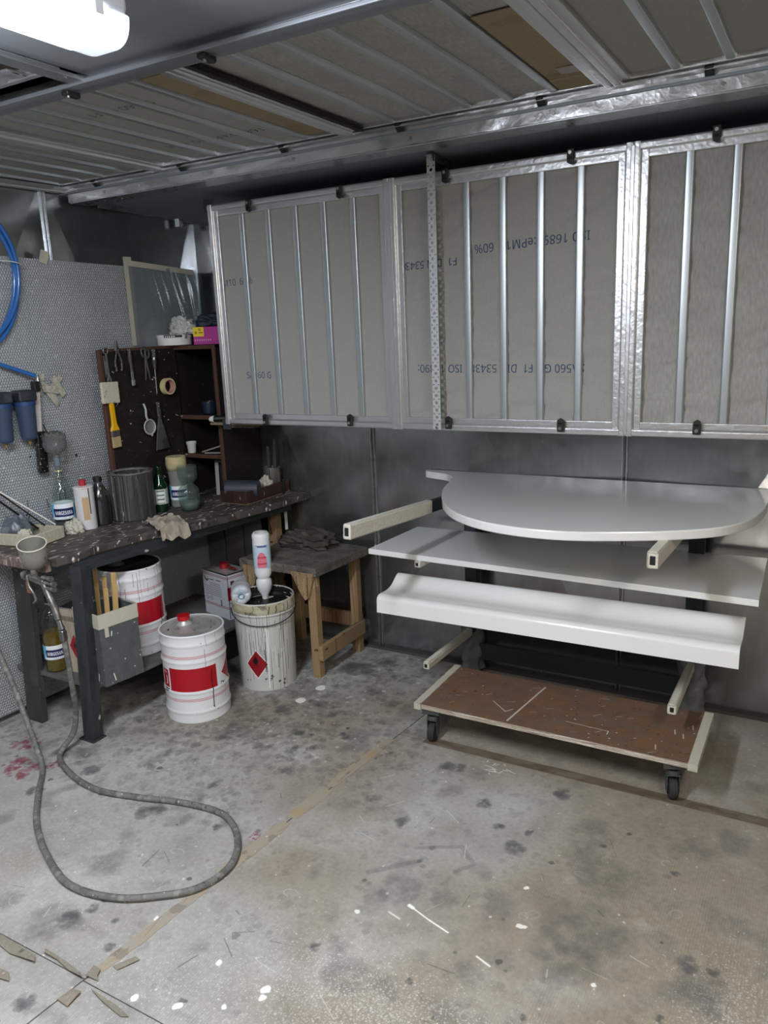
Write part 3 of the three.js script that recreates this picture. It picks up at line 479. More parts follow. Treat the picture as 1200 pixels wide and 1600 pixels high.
// ---------------------------------------------------------------- small work table
const paleWood = std({ map: rep(woodTex([150, 124, 88], 3), 1 / 0.25, 1 / 0.5), roughness: 0.75 });
const stainedWood = std({ map: grime(256, 512, [148, 124, 90], { drips: [[26, [66, 52, 36], 1.5, 4, .1, .5, .7], [14, [206, 190, 150], 1.5, 4, .1, .4, .6]], spots: [[60, [70, 56, 40], 1, 4]] }, 63), roughness: 0.7 });
const greasyTop = grime(512, 512, [104, 99, 90], { patches: [[120, [70, 66, 60], 6, 40, .35], [60, [128, 120, 106], 8, 40, .3]], strokes: [[60, [30, 28, 26], 3, 60, 0.4, .8], [30, [190, 186, 176], 2, 30, 0.4, .6]], spots: [[80, [40, 38, 36], 1, 6]] }, 64);
{
  const t = thing('work_table', 'small rough wooden work table with a paint-stained top beside the drip-covered bucket', 'table', [-2.245, 0, -3.08]);
  const stain = std({ map: rep(greasyTop, 1 / 0.5, 1 / 0.5), roughness: 0.75 });
  part(t, 'tabletop', slab([[-0.243, 0.22], [0.205, 0.218], [0.24, -0.19], [-0.24, -0.22]], 0.57, 0.045, 0.004), stain);
  for (const [x, z, m] of [[0.165, 0.185, stainedWood], [0.178, -0.165, paleWood], [-0.2, 0.185, stainedWood], [-0.2, -0.18, paleWood]]) part(t, 'leg', box(0.045, 0.528, 0.045, 0.004, x, 0.264, z), m);
  part(t, 'side_stretcher', box(0.024, 0.075, 0.40, 0.003, 0.2, 0.135, 0.01), stainedWood);
  part(t, 'rear_stretcher', box(0.4, 0.075, 0.024, 0.003, -0.01, 0.16, -0.2), std({ map: rep(woodTex([126, 96, 66], 6), 1 / 0.25, 1 / 0.5), roughness: 0.8 }));
  const gus = (m) => { const g = extrude(shapeOf([[-0.07, 0], [0.06, 0], [0.058, -0.03], [0.03, -0.12], [0.01, -0.135], [-0.01, -0.11]]), 0.014, 0.001); return boxUV(g, 0.3); };
  part(t, 'gusset', gus(), stainedWood).position.set(0.13, 0.54, 0.21); const g2 = part(t, 'gusset', gus(), stainedWood); g2.position.set(-0.18, 0.54, 0.21); g2.scale.x = -0.8;
}
single('rag', 'dark stiff paint-soaked rag lying on the small work table', 'rag', lump(0.26, 0.09, 0.15, 0.5, 2.2, 3, 56), std({ map: grime(256, 256, [70, 62, 56], { patches: [[60, [46, 40, 36], 5, 20, .5], [30, [104, 94, 84], 4, 12, .5]] }, 65), roughness: 0.85 }), [-2.27, 0.57, -3.16], 0.2);

// ---------------------------------------------------------------- drums, bucket, cans
const flame = (g, x, y, s, col = rgb(20, 12, 12)) => { g.fillStyle = col; g.beginPath(); g.moveTo(x, y - s); g.bezierCurveTo(x + s * .2, y - s * .3, x + s * .7, y - s * .2, x + s * .45, y + s * .4); g.bezierCurveTo(x + s * .3, y + s * .75, x - s * .3, y + s * .75, x - s * .45, y + s * .4); g.bezierCurveTo(x - s * .7, y - s * .1, x - s * .2, y - s * .2, x, y - s); g.fill(); g.fillRect(x - s * .5, y + s * .8, s, s * .12); };
const diamond = (g, x, y, rx, ry, col) => { g.fillStyle = col; g.beginPath(); g.moveTo(x, y - ry); g.lineTo(x + rx, y); g.lineTo(x, y + ry); g.lineTo(x - rx, y); g.closePath(); g.fill(); };
function drumTex(s, dirty) {
  seed(s);
  return canvasTex(1024, 512, (g, w, h) => {
    g.fillStyle = rgb(222, 223, 224); g.fillRect(0, 0, w, h);
    for (const y of [0.235, 0.715]) for (const d of [0, 0.011, 0.02]) { g.fillStyle = rgb(178, 44, 62, d === 0.011 ? .5 : .9); g.fillRect(0, (y + d) * h, w, d === 0.011 ? 1.5 : 2.5); }
    g.fillStyle = rgb(168, 10, 30); g.fillRect(0.353 * w, 0.37 * h, 0.253 * w, 0.255 * h);
    g.fillRect(0.29 * w, 0.4 * h, 0.052 * w, 0.2 * h); g.strokeStyle = rgb(235, 235, 235); g.lineWidth = 7; g.beginPath(); g.moveTo(0.3 * w, 0.42 * h); g.lineTo(0.325 * w, 0.44 * h); g.moveTo(0.322 * w, 0.47 * h); g.quadraticCurveTo(0.334 * w, 0.55 * h, 0.316 * w, 0.57 * h); g.stroke();
    g.fillStyle = rgb(60, 62, 66); g.fillRect(0.3 * w, 0.615 * h, 0.04 * w, 0.012 * h); g.fillRect(0.3 * w, 0.635 * h, 0.035 * w, 0.012 * h);
    diamond(g, 0.72 * w, 0.5 * h, 0.088 * w, 0.155 * h, rgb(240, 238, 236)); diamond(g, 0.72 * w, 0.5 * h, 0.08 * w, 0.142 * h, rgb(162, 12, 30)); flame(g, 0.72 * w, 0.49 * h, 34);
    g.fillRect(0.63 * w, 0.6 * h, 0.012 * w, 0.01 * h); g.fillRect(0.645 * w, 0.61 * h, 0.01 * w, 0.012 * h);
    for (let i = 0; i < 24; i++) drip(g, rr(0, w), rr(0, h), rr(0.5, 1.2), rr(10, 40), rgb(150, 150, 150, .35));
    drip(g, 0.578 * w, 0.42 * h, 5, 0.42 * h, rgb(28, 24, 26, .95)); drip(g, 0.56 * w, 0.02 * h, 1.6, 0.12 * h, rgb(70, 70, 74, .8)); drip(g, 0.66 * w, 0.6 * h, 1.6, 0.2 * h, rgb(80, 80, 80, .7));
    for (let i = 0; i < (dirty ? 26 : 5); i++) drip(g, rr(.25, .75) * w, rr(0, .5) * h, rr(1, 2.4), rr(.04, .3) * h, rgb(60, 60, 62, .7));
    for (let i = 0; i < 12; i++) blob(g, rr(.2, .8) * w, rr(0, h), rr(1.5, 4), rgb(30, 30, 32));
  }, 8);
}
const tinTop = (s) => std({ map: grime(256, 256, [196, 194, 190], { patches: [[30, [158, 154, 148], 6, 30, .3]], strokes: [[16, [60, 56, 54], 3, 40, .3, .7]], spots: [[14, [180, 40, 40], 1, 4], [30, [50, 48, 46], 1, 5]] }, s), metalness: 0.45, roughness: 0.3 });
function drum(label, pos, turn, s, dirty, darkTop, capCol) {
  const t = thing('metal_drum', label, 'drum', pos, turn);
  const H = 0.41, R = 0.139, pr = [[0.0, 0.004], [R - 0.012, 0.004], [R - 0.004, 0], [R + 0.001, 0.004], [R + 0.001, 0.01]];
  const beads = [0.053, 0.145, 0.285, 0.362]; let y = 0.014; for (const b of beads) { pr.push([R, b - 0.014], [R + 0.003, b - 0.006], [R + 0.0045, b], [R + 0.003, b + 0.006], [R, b + 0.014]); }
  pr.push([R, H - 0.014], [R + 0.003, H - 0.01], [R + 0.004, H - 0.004], [R + 0.001, H], [R - 0.004, H - 0.003]);
  const g = lathe(pr, 64); const p = g.attributes.position, uv = g.attributes.uv; for (let i = 0; i < p.count; i++) uv.setY(i, clamp(p.getY(i) / H, 0, 1));
  part(t, 'body', g, std({ map: drumTex(s, dirty), roughness: 0.32 }));
  part(t, 'top_plate', lathe([[0, H - 0.010], [0.05, H - 0.010], [0.11, H - 0.012], [0.128, H - 0.012], [R - 0.003, H - 0.004]], 48), darkTop ? std({ map: grime(256, 256, [40, 39, 39], { patches: [[30, [22, 22, 22], 8, 30, .5], [14, [80, 78, 76], 3, 12, .5]] }, s + 5), roughness: 0.35 }) : tinTop(s + 3));
  const cap = part(t, 'cap', merge([cyl(0.026, 0.028, 0.014, 28, 0, H + 0.018, 0), cyl(0.0285, 0.0285, 0.006, 28, 0, H + 0.027, 0), cyl(0.019, 0.021, 0.014, 24, 0, H + 0.005, 0)]), std({ color: capCol, roughness: 0.4 })); cap.position.set(0.03, 0, 0.055);
  part(cap, 'collar', lathe([[0.02, H + 0.01], [0.03, H - 0.004], [0.036, H - 0.01]], 28), std({ color: 0xc6c4bf, metalness: 0.5, roughness: 0.4 }));
  return t;
}
drum('white and red metal drum with a red cap standing on the floor', [-2.385, 0, -2.38], faceCam(-2.385, -2.38), 71, false, false, 0xb3101c);
drum('white and red metal drum with a black-smeared top under the bench', [-2.725, 0.25, -2.37], faceCam(-2.725, -2.37, 0.5), 72, true, true, 0x1c1818);
{ // bucket
  seed(73);
  const tex = canvasTex(1024, 512, (g, w, h) => {
    g.fillStyle = rgb(196, 196, 190); g.fillRect(0, 0, w, h);
    for (let i = 0; i < 120; i++) drip(g, rr(0, w), rr(-.1, .5) * h, rr(1, 4), rr(.1, .5) * h, rgb(222, 222, 216, .5));
    for (let i = 0; i < 170; i++) drip(g, rr(0, w), rr(-.05, .6) * h, rr(.7, 2.4), rr(.05, .45) * h, rgb(46, 44, 42, rr(.4, .95)));
    diamond(g, 0.437 * w, 0.68 * h, 0.066 * w, 0.17 * h, rgb(230, 226, 222)); diamond(g, 0.437 * w, 0.68 * h, 0.06 * w, 0.155 * h, rgb(142, 12, 28)); flame(g, 0.43 * w, 0.64 * h, 30);
    for (let i = 0; i < 26; i++) drip(g, rr(.38, .62) * w, rr(.1, .6) * h, rr(1, 3), rr(.1, .4) * h, i % 2 ? rgb(225, 224, 218, .9) : rgb(40, 38, 36, .8));
    drip(g, .5 * w, .25 * h, 5, .7 * h, rgb(236, 235, 230)); drip(g, .51 * w, .3 * h, 3, .25 * h, rgb(236, 235, 230));
    for (let i = 0; i < 60; i++) blob(g, rr(0, w), rr(.8, 1) * h, rr(2, 9), rgb(40, 38, 38, .7));
  }, 12);
  const t = thing('paint_bucket', 'white open paint bucket covered in black drips with a red flame label', 'bucket', [-2.285, 0, -2.765], faceCam(-2.285, -2.765));
  const g = lathe([[0, 0.002], [0.122, 0.002], [0.128, 0], [0.132, 0.004], [0.1385, 0.2], [0.143, 0.375], [0.149, 0.377], [0.149, 0.384], [0.144, 0.386], [0.145, 0.43], [0.1475, 0.436], [0.145, 0.44], [0.141, 0.436], [0.139, 0.38]], 64), p = g.attributes.position; for (let i = 0; i < p.count; i++) g.attributes.uv.setY(i, clamp(p.getY(i) / 0.44, 0, 1));
  part(t, 'body', g, std({ map: tex, roughness: 0.4 }));
  part(t, 'inside', lathe([[0, 0.385], [0.12, 0.388], [0.136, 0.394], [0.1395, 0.41], [0.141, 0.436]], 48), std({ map: grime(512, 256, [26, 25, 25], { patches: [[26, [210, 208, 202], 3, 16, .9], [40, [60, 58, 56], 6, 24, .5]] }, 74), roughness: 0.4 }));
  part(t, 'rim_tape', roughen(lathe([[0.1455, 0.388], [0.1485, 0.39], [0.1495, 0.41], [0.1485, 0.432], [0.146, 0.434]], 60), 0.004, 26, 5), std({ map: grime(512, 64, [170, 163, 136], { patches: [[40, [200, 196, 180], 4, 18, .5], [26, [92, 86, 74], 3, 12, .5]], drips: [[30, [40, 38, 36], 1, 3, .1, .6, .8]] }, 75), roughness: 0.6 }));
  const hd = []; for (let i = 0; i <= 14; i++) { const a = PI * i / 14; hd.push([0.153 * Math.cos(a), 0.385 - 0.05 * Math.sin(a), -0.153 * Math.sin(a)]); }
  part(t, 'wire_handle', tube(hd, 0.0025, 40, 6), std({ color: 0x2a2a2a, metalness: 0.6, roughness: 0.5 }));
}
const petWhite = phys({ color: 0xf0f2f3, roughness: 0.35, transmission: 0.05, thickness: 0 });
const petClear = phys({ color: 0xf1f6f5, roughness: 0.06, transmission: 1, thickness: 0, side: THREE.DoubleSide });
const waterLabel = (brand, tint) => canvasTex(512, 256, (g, w, h) => {
  g.fillStyle = rgb(232, 236, 238); g.fillRect(0, 0, w, h); g.fillStyle = rgb(...tint); for (const x of [.22, .66]) { g.beginPath(); g.ellipse(x * w + 30, h * .5, 34, h * .46, .3, 0, 7); g.fill(); }
  g.fillStyle = rgb(206, 216, 222); for (let i = 0; i < 12; i++) { g.beginPath(); g.moveTo(rr(0, w), h); g.lineTo(rr(0, w), rr(.5, .8) * h); g.lineTo(rr(0, w), h); g.fill(); }
  for (const x of [.06, .5]) { g.fillStyle = rgb(24, 32, 84); g.fillRect((x - .15) * w, h * .42, .3 * w, h * .2); g.fillStyle = '#fff'; g.font = 'bold 32px serif'; g.textAlign = 'center'; g.textBaseline = 'middle'; g.fillText(brand, x * w, h * .525, .25 * w); }
  g.fillStyle = rgb(190, 60, 80, .7); g.fillRect(.41 * w, h * .72, .18 * w, 6);
}, 6);
seed(81);
const brandLabel = waterLabel('SORGESANA', [96, 176, 214]);
{ // white bottle upside down in the bucket
  const t = thing('plastic_bottle', 'white plastic bottle standing upside down in the open bucket', 'bottle', [-2.337, 0.386, -2.845], faceCam(-2.337, -2.845));
  part(t, 'body', lathe([[0.014, 0.0], [0.017, 0.02], [0.034, 0.05], [0.039, 0.075], [0.037, 0.098], [0.03, 0.105], [0.031, 0.11], [0.036, 0.118], [0.041, 0.135], [0.042, 0.29], [0.0405, 0.3], [0.042, 0.306], [0.042, 0.325], [0.034, 0.337], [0.012, 0.33], [0, 0.322]], 36), petWhite);
  part(t, 'label', lathe([[0.0424, 0.165], [0.0427, 0.17], [0.0427, 0.275], [0.0424, 0.28]], 36), std({ map: canvasTex(512, 256, (g, w, h) => { g.fillStyle = rgb(196, 220, 232); g.fillRect(0, 0, w, h); for (let i = 0; i < 9; i++) { g.fillStyle = rgb(150, 200, 226, .6); g.beginPath(); g.ellipse(rr(0, w), rr(0, h), 30, 60, rr(0, 3), 0, 7); g.fill(); } g.fillStyle = rgb(24, 34, 96); g.fillRect(.39 * w, .08 * h, .2 * w, .16 * h); g.fillStyle = rgb(70, 90, 150); g.fillRect(.42 * w, .3 * h, .18 * w, .05 * h); g.fillStyle = rgb(226, 120, 140); g.beginPath(); g.ellipse(.49 * w, .6 * h, 46, 44, 0, 0, 7); g.fill(); g.fillStyle = rgb(190, 60, 80); for (const y of [.5, .6, .7, .88]) g.fillRect(.41 * w, y * h, .17 * w, 5); }, 6), roughness: 0.4 }));
}
{ // clear bottle lying with its base towards the room
  const t = thing('plastic_bottle', 'clear crushed water bottle lying on the bucket rim with its ribbed base showing', 'bottle', [-2.35, 0.449, -2.685], 0); t.rotation.order = 'YXZ'; t.rotation.set(PI / 2 + 0.06, faceCam(-2.35, -2.685), 0);
  const prof = [[0, 0.006], [0.012, 0.002], [0.03, -0.004], [0.039, 0.004], [0.043, 0.02], [0.042, 0.06], [0.039, 0.066], [0.042, 0.072], [0.042, 0.12], [0.03, 0.16], [0.015, 0.19], [0.013, 0.21]];
  const g = lathe(prof, 60), p = g.attributes.position; for (let i = 0; i < p.count; i++) { const x = p.getX(i), y = p.getY(i), z = p.getZ(i); if (y < 0.03) { const a = Math.atan2(x, z), r = Math.hypot(x, z); const k = 0.007 * Math.pow(Math.abs(Math.cos(a * 2.5)), 0.6) * smooth(0.005, 0.03, r); p.setY(i, y + 0.006 - k); } } g.computeVertexNormals();
  part(t, 'body', g, phys({ color: 0xeef6fa, roughness: 0.25, transmission: 0.4, thickness: 0, side: THREE.DoubleSide }));
  t.scale.setScalar(1.12); part(t, 'base_ring', new THREE.TorusGeometry(0.012, 0.002, 8, 24).rotateX(PI / 2).translate(0, -0.001, 0), phys({ color: 0x7aa6cc, roughness: 0.2 }));
}
{ // square solvent can
  seed(83);
  const face = canvasTex(256, 320, (g, w, h) => { g.fillStyle = rgb(196, 200, 206); g.fillRect(0, 0, w, h); for (const y of [18, 28, 232, 242]) { g.fillStyle = rgb(150, 50, 70); g.fillRect(0, y, w, 4); } g.fillStyle = rgb(40, 42, 48); g.beginPath(); g.moveTo(12, 42); g.lineTo(38, 70); g.lineTo(70, 56); g.lineTo(40, 84); g.lineTo(18, 66); g.fill(); g.fillRect(74, 58, 40, 6); g.fillRect(140, 54, 50, 6); g.fillStyle = rgb(120, 124, 132); for (let i = 0; i < 7; i++) g.fillRect(i < 2 ? 70 : 12, 84 + i * 14, i < 2 ? 110 : 178, 5); g.strokeStyle = rgb(30, 30, 34); g.lineWidth = 3; diamond(g, 32, 198, 20, 20, rgb(60, 60, 66)); diamond(g, 32, 198, 16, 16, rgb(214, 216, 220)); flame(g, 32, 198, 8); diamond(g, 76, 198, 20, 20, rgb(60, 60, 66)); diamond(g, 76, 198, 16, 16, rgb(214, 216, 220)); g.fillStyle = rgb(30, 30, 34); g.fillRect(73, 190, 6, 14); g.fillRect(176, 190, 9, 46); }, 8);
  const side = canvasTex(192, 320, (g, w, h) => { g.fillStyle = rgb(196, 200, 206); g.fillRect(0, 0, w, h); for (const y of [18, 28, 232, 242]) { g.fillStyle = rgb(150, 50, 70); g.fillRect(0, y, w, 4); } g.fillStyle = rgb(150, 12, 30); g.fillRect(0, 92, w, 92); g.fillStyle = rgb(90, 50, 56); g.fillRect(30, 50, 34, 28); g.fillStyle = rgb(110, 112, 118); g.fillRect(14, 200, 50, 8); }, 8);
  const t = thing('solvent_can', 'square white and red solvent can with a red cap on the lower shelf', 'can', [-2.635, 0.25, -2.905], -0.23);
  const W = 0.205, D = 0.135, H = 0.235, mS = std({ map: side, roughness: 0.35 }), mF = std({ map: face, roughness: 0.35 }), top = tinTop(84);
  part(t, 'body', new THREE.BoxGeometry(W, H, D).translate(0, H / 2, 0), [mS, mS, top, top, mF, mF]);
  part(t, 'rim', merge([box(W + .004, .006, .004, .001, 0, H, D / 2), box(W + .004, .006, .004, .001, 0, H, -D / 2), box(.004, .006, D, .001, W / 2, H, 0), box(.004, .006, D, .001, -W / 2, H, 0)]), chrome);
  part(t, 'drip_line', box(0.006, H - .01, 0.0015, 0.0005, W / 2 + .0002, H / 2, D / 2 - .004), blackPlastic);
  part(t, 'cap', merge([cyl(.022, .024, .02, 24, -.02, H + .01, -.01), cyl(.025, .025, .006, 24, -.02, H + .022, -.01)]), std({ color: 0x8e1420, roughness: 0.45 }));
  part(t, 'handle', bar([.03, H + .018, 0], [.085, H + .014, 0], .02, .006), std({ color: 0x7a2424, roughness: 0.5 }));
}
// ---------------------------------------------------------------- bench along the side wall
const BY = 0.82;
const benchTop = grime(1024, 512, [74, 67, 62], { patches: [[160, [40, 37, 35], 6, 34, .4], [120, [112, 104, 96], 4, 24, .4], [30, [122, 94, 90], 8, 30, .35]], strokes: [[120, [206, 200, 190], 4, 46, 1.4, .6], [70, [224, 220, 212], 3, 20, 0.4, .8], [60, [24, 22, 22], 4, 60, 0.2, .8], [60, [132, 124, 114], 2, 40, 0.2, .6]], spots: [[260, [214, 209, 200], 1, 7], [60, [150, 140, 130], 4, 14], [80, [26, 25, 25], 2, 8]], grain: 26 }, 91);
{
  const t = thing('work_bench', 'long paint-encrusted work bench with steel legs along the side wall', 'bench');
  const m = std({ map: rep(benchTop, 1, 1), roughness: 0.6, bumpMap: foilBump, bumpScale: 0.003 });
  const outline = [[-3.12, -1.9], [-2.93, -1.893], [-2.672, -1.893], [-2.61, -1.915], [-2.595, -2.0], [-2.615, -2.12], [-2.575, -2.35], [-2.5, -2.5], [-2.455, -2.7], [-2.425, -2.86], [-2.385, -3.09], [-2.375, -3.31], [-3.02, -3.31]];
  part(t, 'bench_top', roughen(slab(outline, BY, 0.036, 0.006), 0.004, 14, 2), m);
  // crusted nose board of the near end
  part(t, 'end_board', roughen(boxUV(new RoundedBoxGeometry(0.49, 0.045, 0.03, 12, 0.008).translate(-2.86, BY - 0.026, -1.883), 0.4), 0.01, 24, 7), std({ map: grime(512, 64, [118, 100, 92], { patches: [[60, [88, 72, 66], 4, 14, .5], [50, [170, 150, 140], 3, 10, .6]], drips: [[50, [226, 220, 210], 1, 4, .1, .6, .8], [30, [40, 34, 32], 1, 4, .1, .6, .8]] }, 92), roughness: 0.6 }));
  const legM = std({ map: grime(256, 512, [52, 56, 60], { patches: [[40, [70, 74, 78], 6, 30, .3], [30, [36, 39, 42], 6, 30, .4]], spots: [[24, [186, 188, 186], 1, 4]], drips: [[10, [120, 124, 126], 1, 2.4, .04, .2, .7]] }, 93), metalness: 0.25, roughness: 0.5 });
  part(t, 'leg', bar([-2.622, 0.0, -1.985], [-2.572, 0.775, -1.992], 0.066, 0.05), legM);
  part(t, 'foot_plate', box(0.09, 0.006, 0.07, 0.002, -2.622, 0.008, -1.98), legM);
  part(t, 'leg', bar([-2.985, 0.0, -1.985], [-2.94, 0.785, -1.995], 0.1, 0.03), std({ map: grime(256, 512, [56, 55, 53], { patches: [[60, [76, 74, 70], 5, 24, .35]], spots: [[60, [100, 98, 94], 1, 3]] }, 94), roughness: 0.8 }));
  part(t, 'leg', bar([-2.54, 0, -3.22], [-2.54, 0.775, -3.22], 0.05, 0.05), stainedWood);
  part(t, 'leg', bar([-2.98, 0, -3.24], [-2.98, 0.775, -3.24], 0.05, 0.05), legM);
  part(t, 'front_rail', bar([-2.6, 0.762, -1.98], [-2.44, 0.762, -3.22], 0.035, 0.042), legM);
  part(t, 'end_rail', bar([-2.98, 0.755, -1.995], [-2.6, 0.755, -1.995], 0.03, 0.04), legM);
  part(t, 'lower_shelf', slab([[-3.08, -1.99], [-2.585, -1.99], [-2.52, -2.2], [-2.475, -2.8], [-2.475, -3.06], [-3.04, -3.06]], 0.25, 0.018, 0.002), std({ map: rep(grime(512, 512, [92, 90, 88], { patches: [[60, [70, 68, 66], 8, 40, .4]], spots: [[60, [40, 40, 40], 1, 6], [40, [170, 168, 162], 1, 4]] }, 95), 1, 1), roughness: 0.8 }));
}
{ // boards stored upright under the bench, against the wall
  const m = [0x5d6366, 0x636460, 0x595f63]; let i = 0;
  for (const [x, z, w, tilt] of [[-2.93, -3.19, 0.12, 0], [-2.8, -3.19, 0.12, 0], [-2.67, -3.19, 0.11, 0]]) single('upright_board', ['grey upright board in the corner under the bench, touching the side wall', 'grey upright board under the bench, between two other boards', 'grey upright board under the bench nearest the small work table'][i], 'board', box(w, 0.74, 0.02, 0.002, 0, 0.37, 0), std({ color: m[i++], roughness: 0.7 }), [x, 0.0, z]);
}
// things on the lower shelf
{
  const t = thing('plastic_bottle', 'clear bottle half full of yellow oil on the lower shelf beside the bench leg', 'bottle', [-2.868, 0.25, -2.04], faceCam(-2.868, -2.04));
  const prof = [[0, 0.012], [0.02, 0.004], [0.04, 0], [0.0465, 0.008], [0.046, 0.055], [0.048, 0.06], [0.048, 0.125], [0.046, 0.13], [0.047, 0.16], [0.041, 0.178], [0.0405, 0.19], [0.0465, 0.205], [0.047, 0.235], [0.04, 0.268], [0.024, 0.29], [0.015, 0.3], [0.014, 0.318]];
  part(t, 'body', lathe(prof, 40), petClear);
  part(t, 'oil', lathe([[0, 0.013], [0.02, 0.006], [0.039, 0.002], [0.045, 0.009], [0.0445, 0.055], [0.0465, 0.061], [0.0465, 0.124], [0.0445, 0.13], [0.0455, 0.16], [0.0395, 0.177], [0.039, 0.182], [0, 0.182]], 40), phys({ color: 0xc9a83a, roughness: 0.05, transmission: 0.8, thickness: 0.08, ior: 1.45, attenuationColor: new THREE.Color(0xcda628), attenuationDistance: 0.08 }));
  part(t, 'label', lathe([[0.0484, 0.062], [0.0488, 0.066], [0.0488, 0.122], [0.0484, 0.126]], 40), std({ map: brandLabel, roughness: 0.45 }));
  part(t, 'cap', cyl(0.0165, 0.0165, 0.022, 24, 0, 0.323, 0), std({ color: 0x23262a, roughness: 0.5 })); part(t, 'neck_ring', cyl(0.019, 0.019, 0.005, 24, 0, 0.308, 0), std({ color: 0x8d9296, roughness: 0.4 }));
}
{
  seed(101);
  const tex = canvasTex(256, 512, (g, w, h) => { g.fillStyle = rgb(186, 172, 152); g.fillRect(0, 0, w, h); g.fillStyle = rgb(132, 122, 104); g.fillRect(0, 60, w, 40); for (let i = 0; i < 60; i++) drip(g, rr(0, w), rr(0, .7) * h, rr(1, 3), rr(.05, .3) * h, rgb(70, 58, 46, .7)); diamond(g, w * .62, h * .58, 74, 96, rgb(150, 18, 40)); flame(g, w * .62, h * .56, 30); }, 14);
  const m = std({ map: tex, roughness: 0.5 }), t = thing('square_can', 'beige drip-streaked square can with a red warning diamond behind the bench leg', 'can', [-2.765, 0.25, -2.105], 0.06);
  part(t, 'body', new THREE.BoxGeometry(0.105, 0.29, 0.11).translate(0, 0.145, 0), m); part(t, 'rim', box(0.109, 0.006, 0.114, 0.002, 0, 0.292, 0), chrome); part(t, 'cap', cyl(0.018, 0.02, 0.02, 20, 0.02, 0.304, 0), blackPlastic);
}
{
  const t = thing('waste_bin', 'dark grey cardboard bin with a masking tape rim on the lower shelf', 'bin', [-2.596, 0.25, -2.105], -0.17);
  const m = std({ map: grime(512, 512, [78, 81, 83], { patches: [[70, [92, 94, 95], 6, 24, .2], [70, [62, 64, 66], 6, 24, .2]], strokes: [[60, [112, 112, 108], 2, 90, PI / 2, .5], [7, [226, 224, 216], 8, 70, PI / 2 + .15, .95]], spots: [[26, [206, 204, 196], 2, 7]] }, 102), roughness: 0.7 });
  const W = 0.19, D = 0.18, H = 0.31, k = 0.008;
  for (const [x, z, w, d] of [[0, D / 2 - k / 2, W, k], [0, -D / 2 + k / 2, W, k], [W / 2 - k / 2, 0, k, D - 2 * k], [-W / 2 + k / 2, 0, k, D - 2 * k]]) part(t, 'side_panel', boxUV(new THREE.BoxGeometry(w, H, d, 6, 10, 6).translate(x, H / 2, z), 0.32), m);
  part(t, 'base_panel', box(W - .02, 0.006, D - .02, 0.001, 0, 0.01, 0), m);
  const tape = [[0, D / 2 + .001, W + .006, .004], [0, -D / 2 - .001, W + .006, .004], [W / 2 + .001, 0, .004, D + .004], [-W / 2 - .001, 0, .004, D + .004]].map(([x, z, w, d]) => roughen(boxUV(new THREE.BoxGeometry(w, 0.062, d, 14, 6, 14).translate(x, H - 0.026, z), 0.2), 0.004, 24, x));
  for (const g of tape) part(t, 'tape_rim', g, maskTape);
  part(t, 'tape_tail', box(0.002, 0.045, 0.018, 0.0005, W / 2 + .004, H - .075, D / 2 - .03), maskTape);
}
const stirWood = std({ map: rep(woodTex([176, 146, 92], 8), 1 / 0.1, 1 / 0.5), roughness: 0.7 });
{
  const L = ['flat wooden stick in the bin, nearest the bench leg', 'flat wooden stick in the bin, second from the bench leg', 'flat wooden stick in the bin, in the middle of the bundle', 'flat wooden stick in the bin, second from the drum', 'flat wooden stick in the bin, nearest the white drum'];
  for (let i = 0; i < 5; i++) { const s = single('wooden_stick', L[i], 'stick', box(0.021, 0.45 - 0.022 * ((i * 2) % 5), 0.005, 0.002, 0, 0.225 - 0.011 * ((i * 2) % 5), 0), stirWood, [-2.655 + i * 0.022, 0.266, -2.115 - (i % 2) * 0.02], 0.3 + 0.16 * i, 'flat sticks in the waste bin'); s.rotation.z = 0.02 - i * 0.012; s.rotation.x = -0.05; }
}
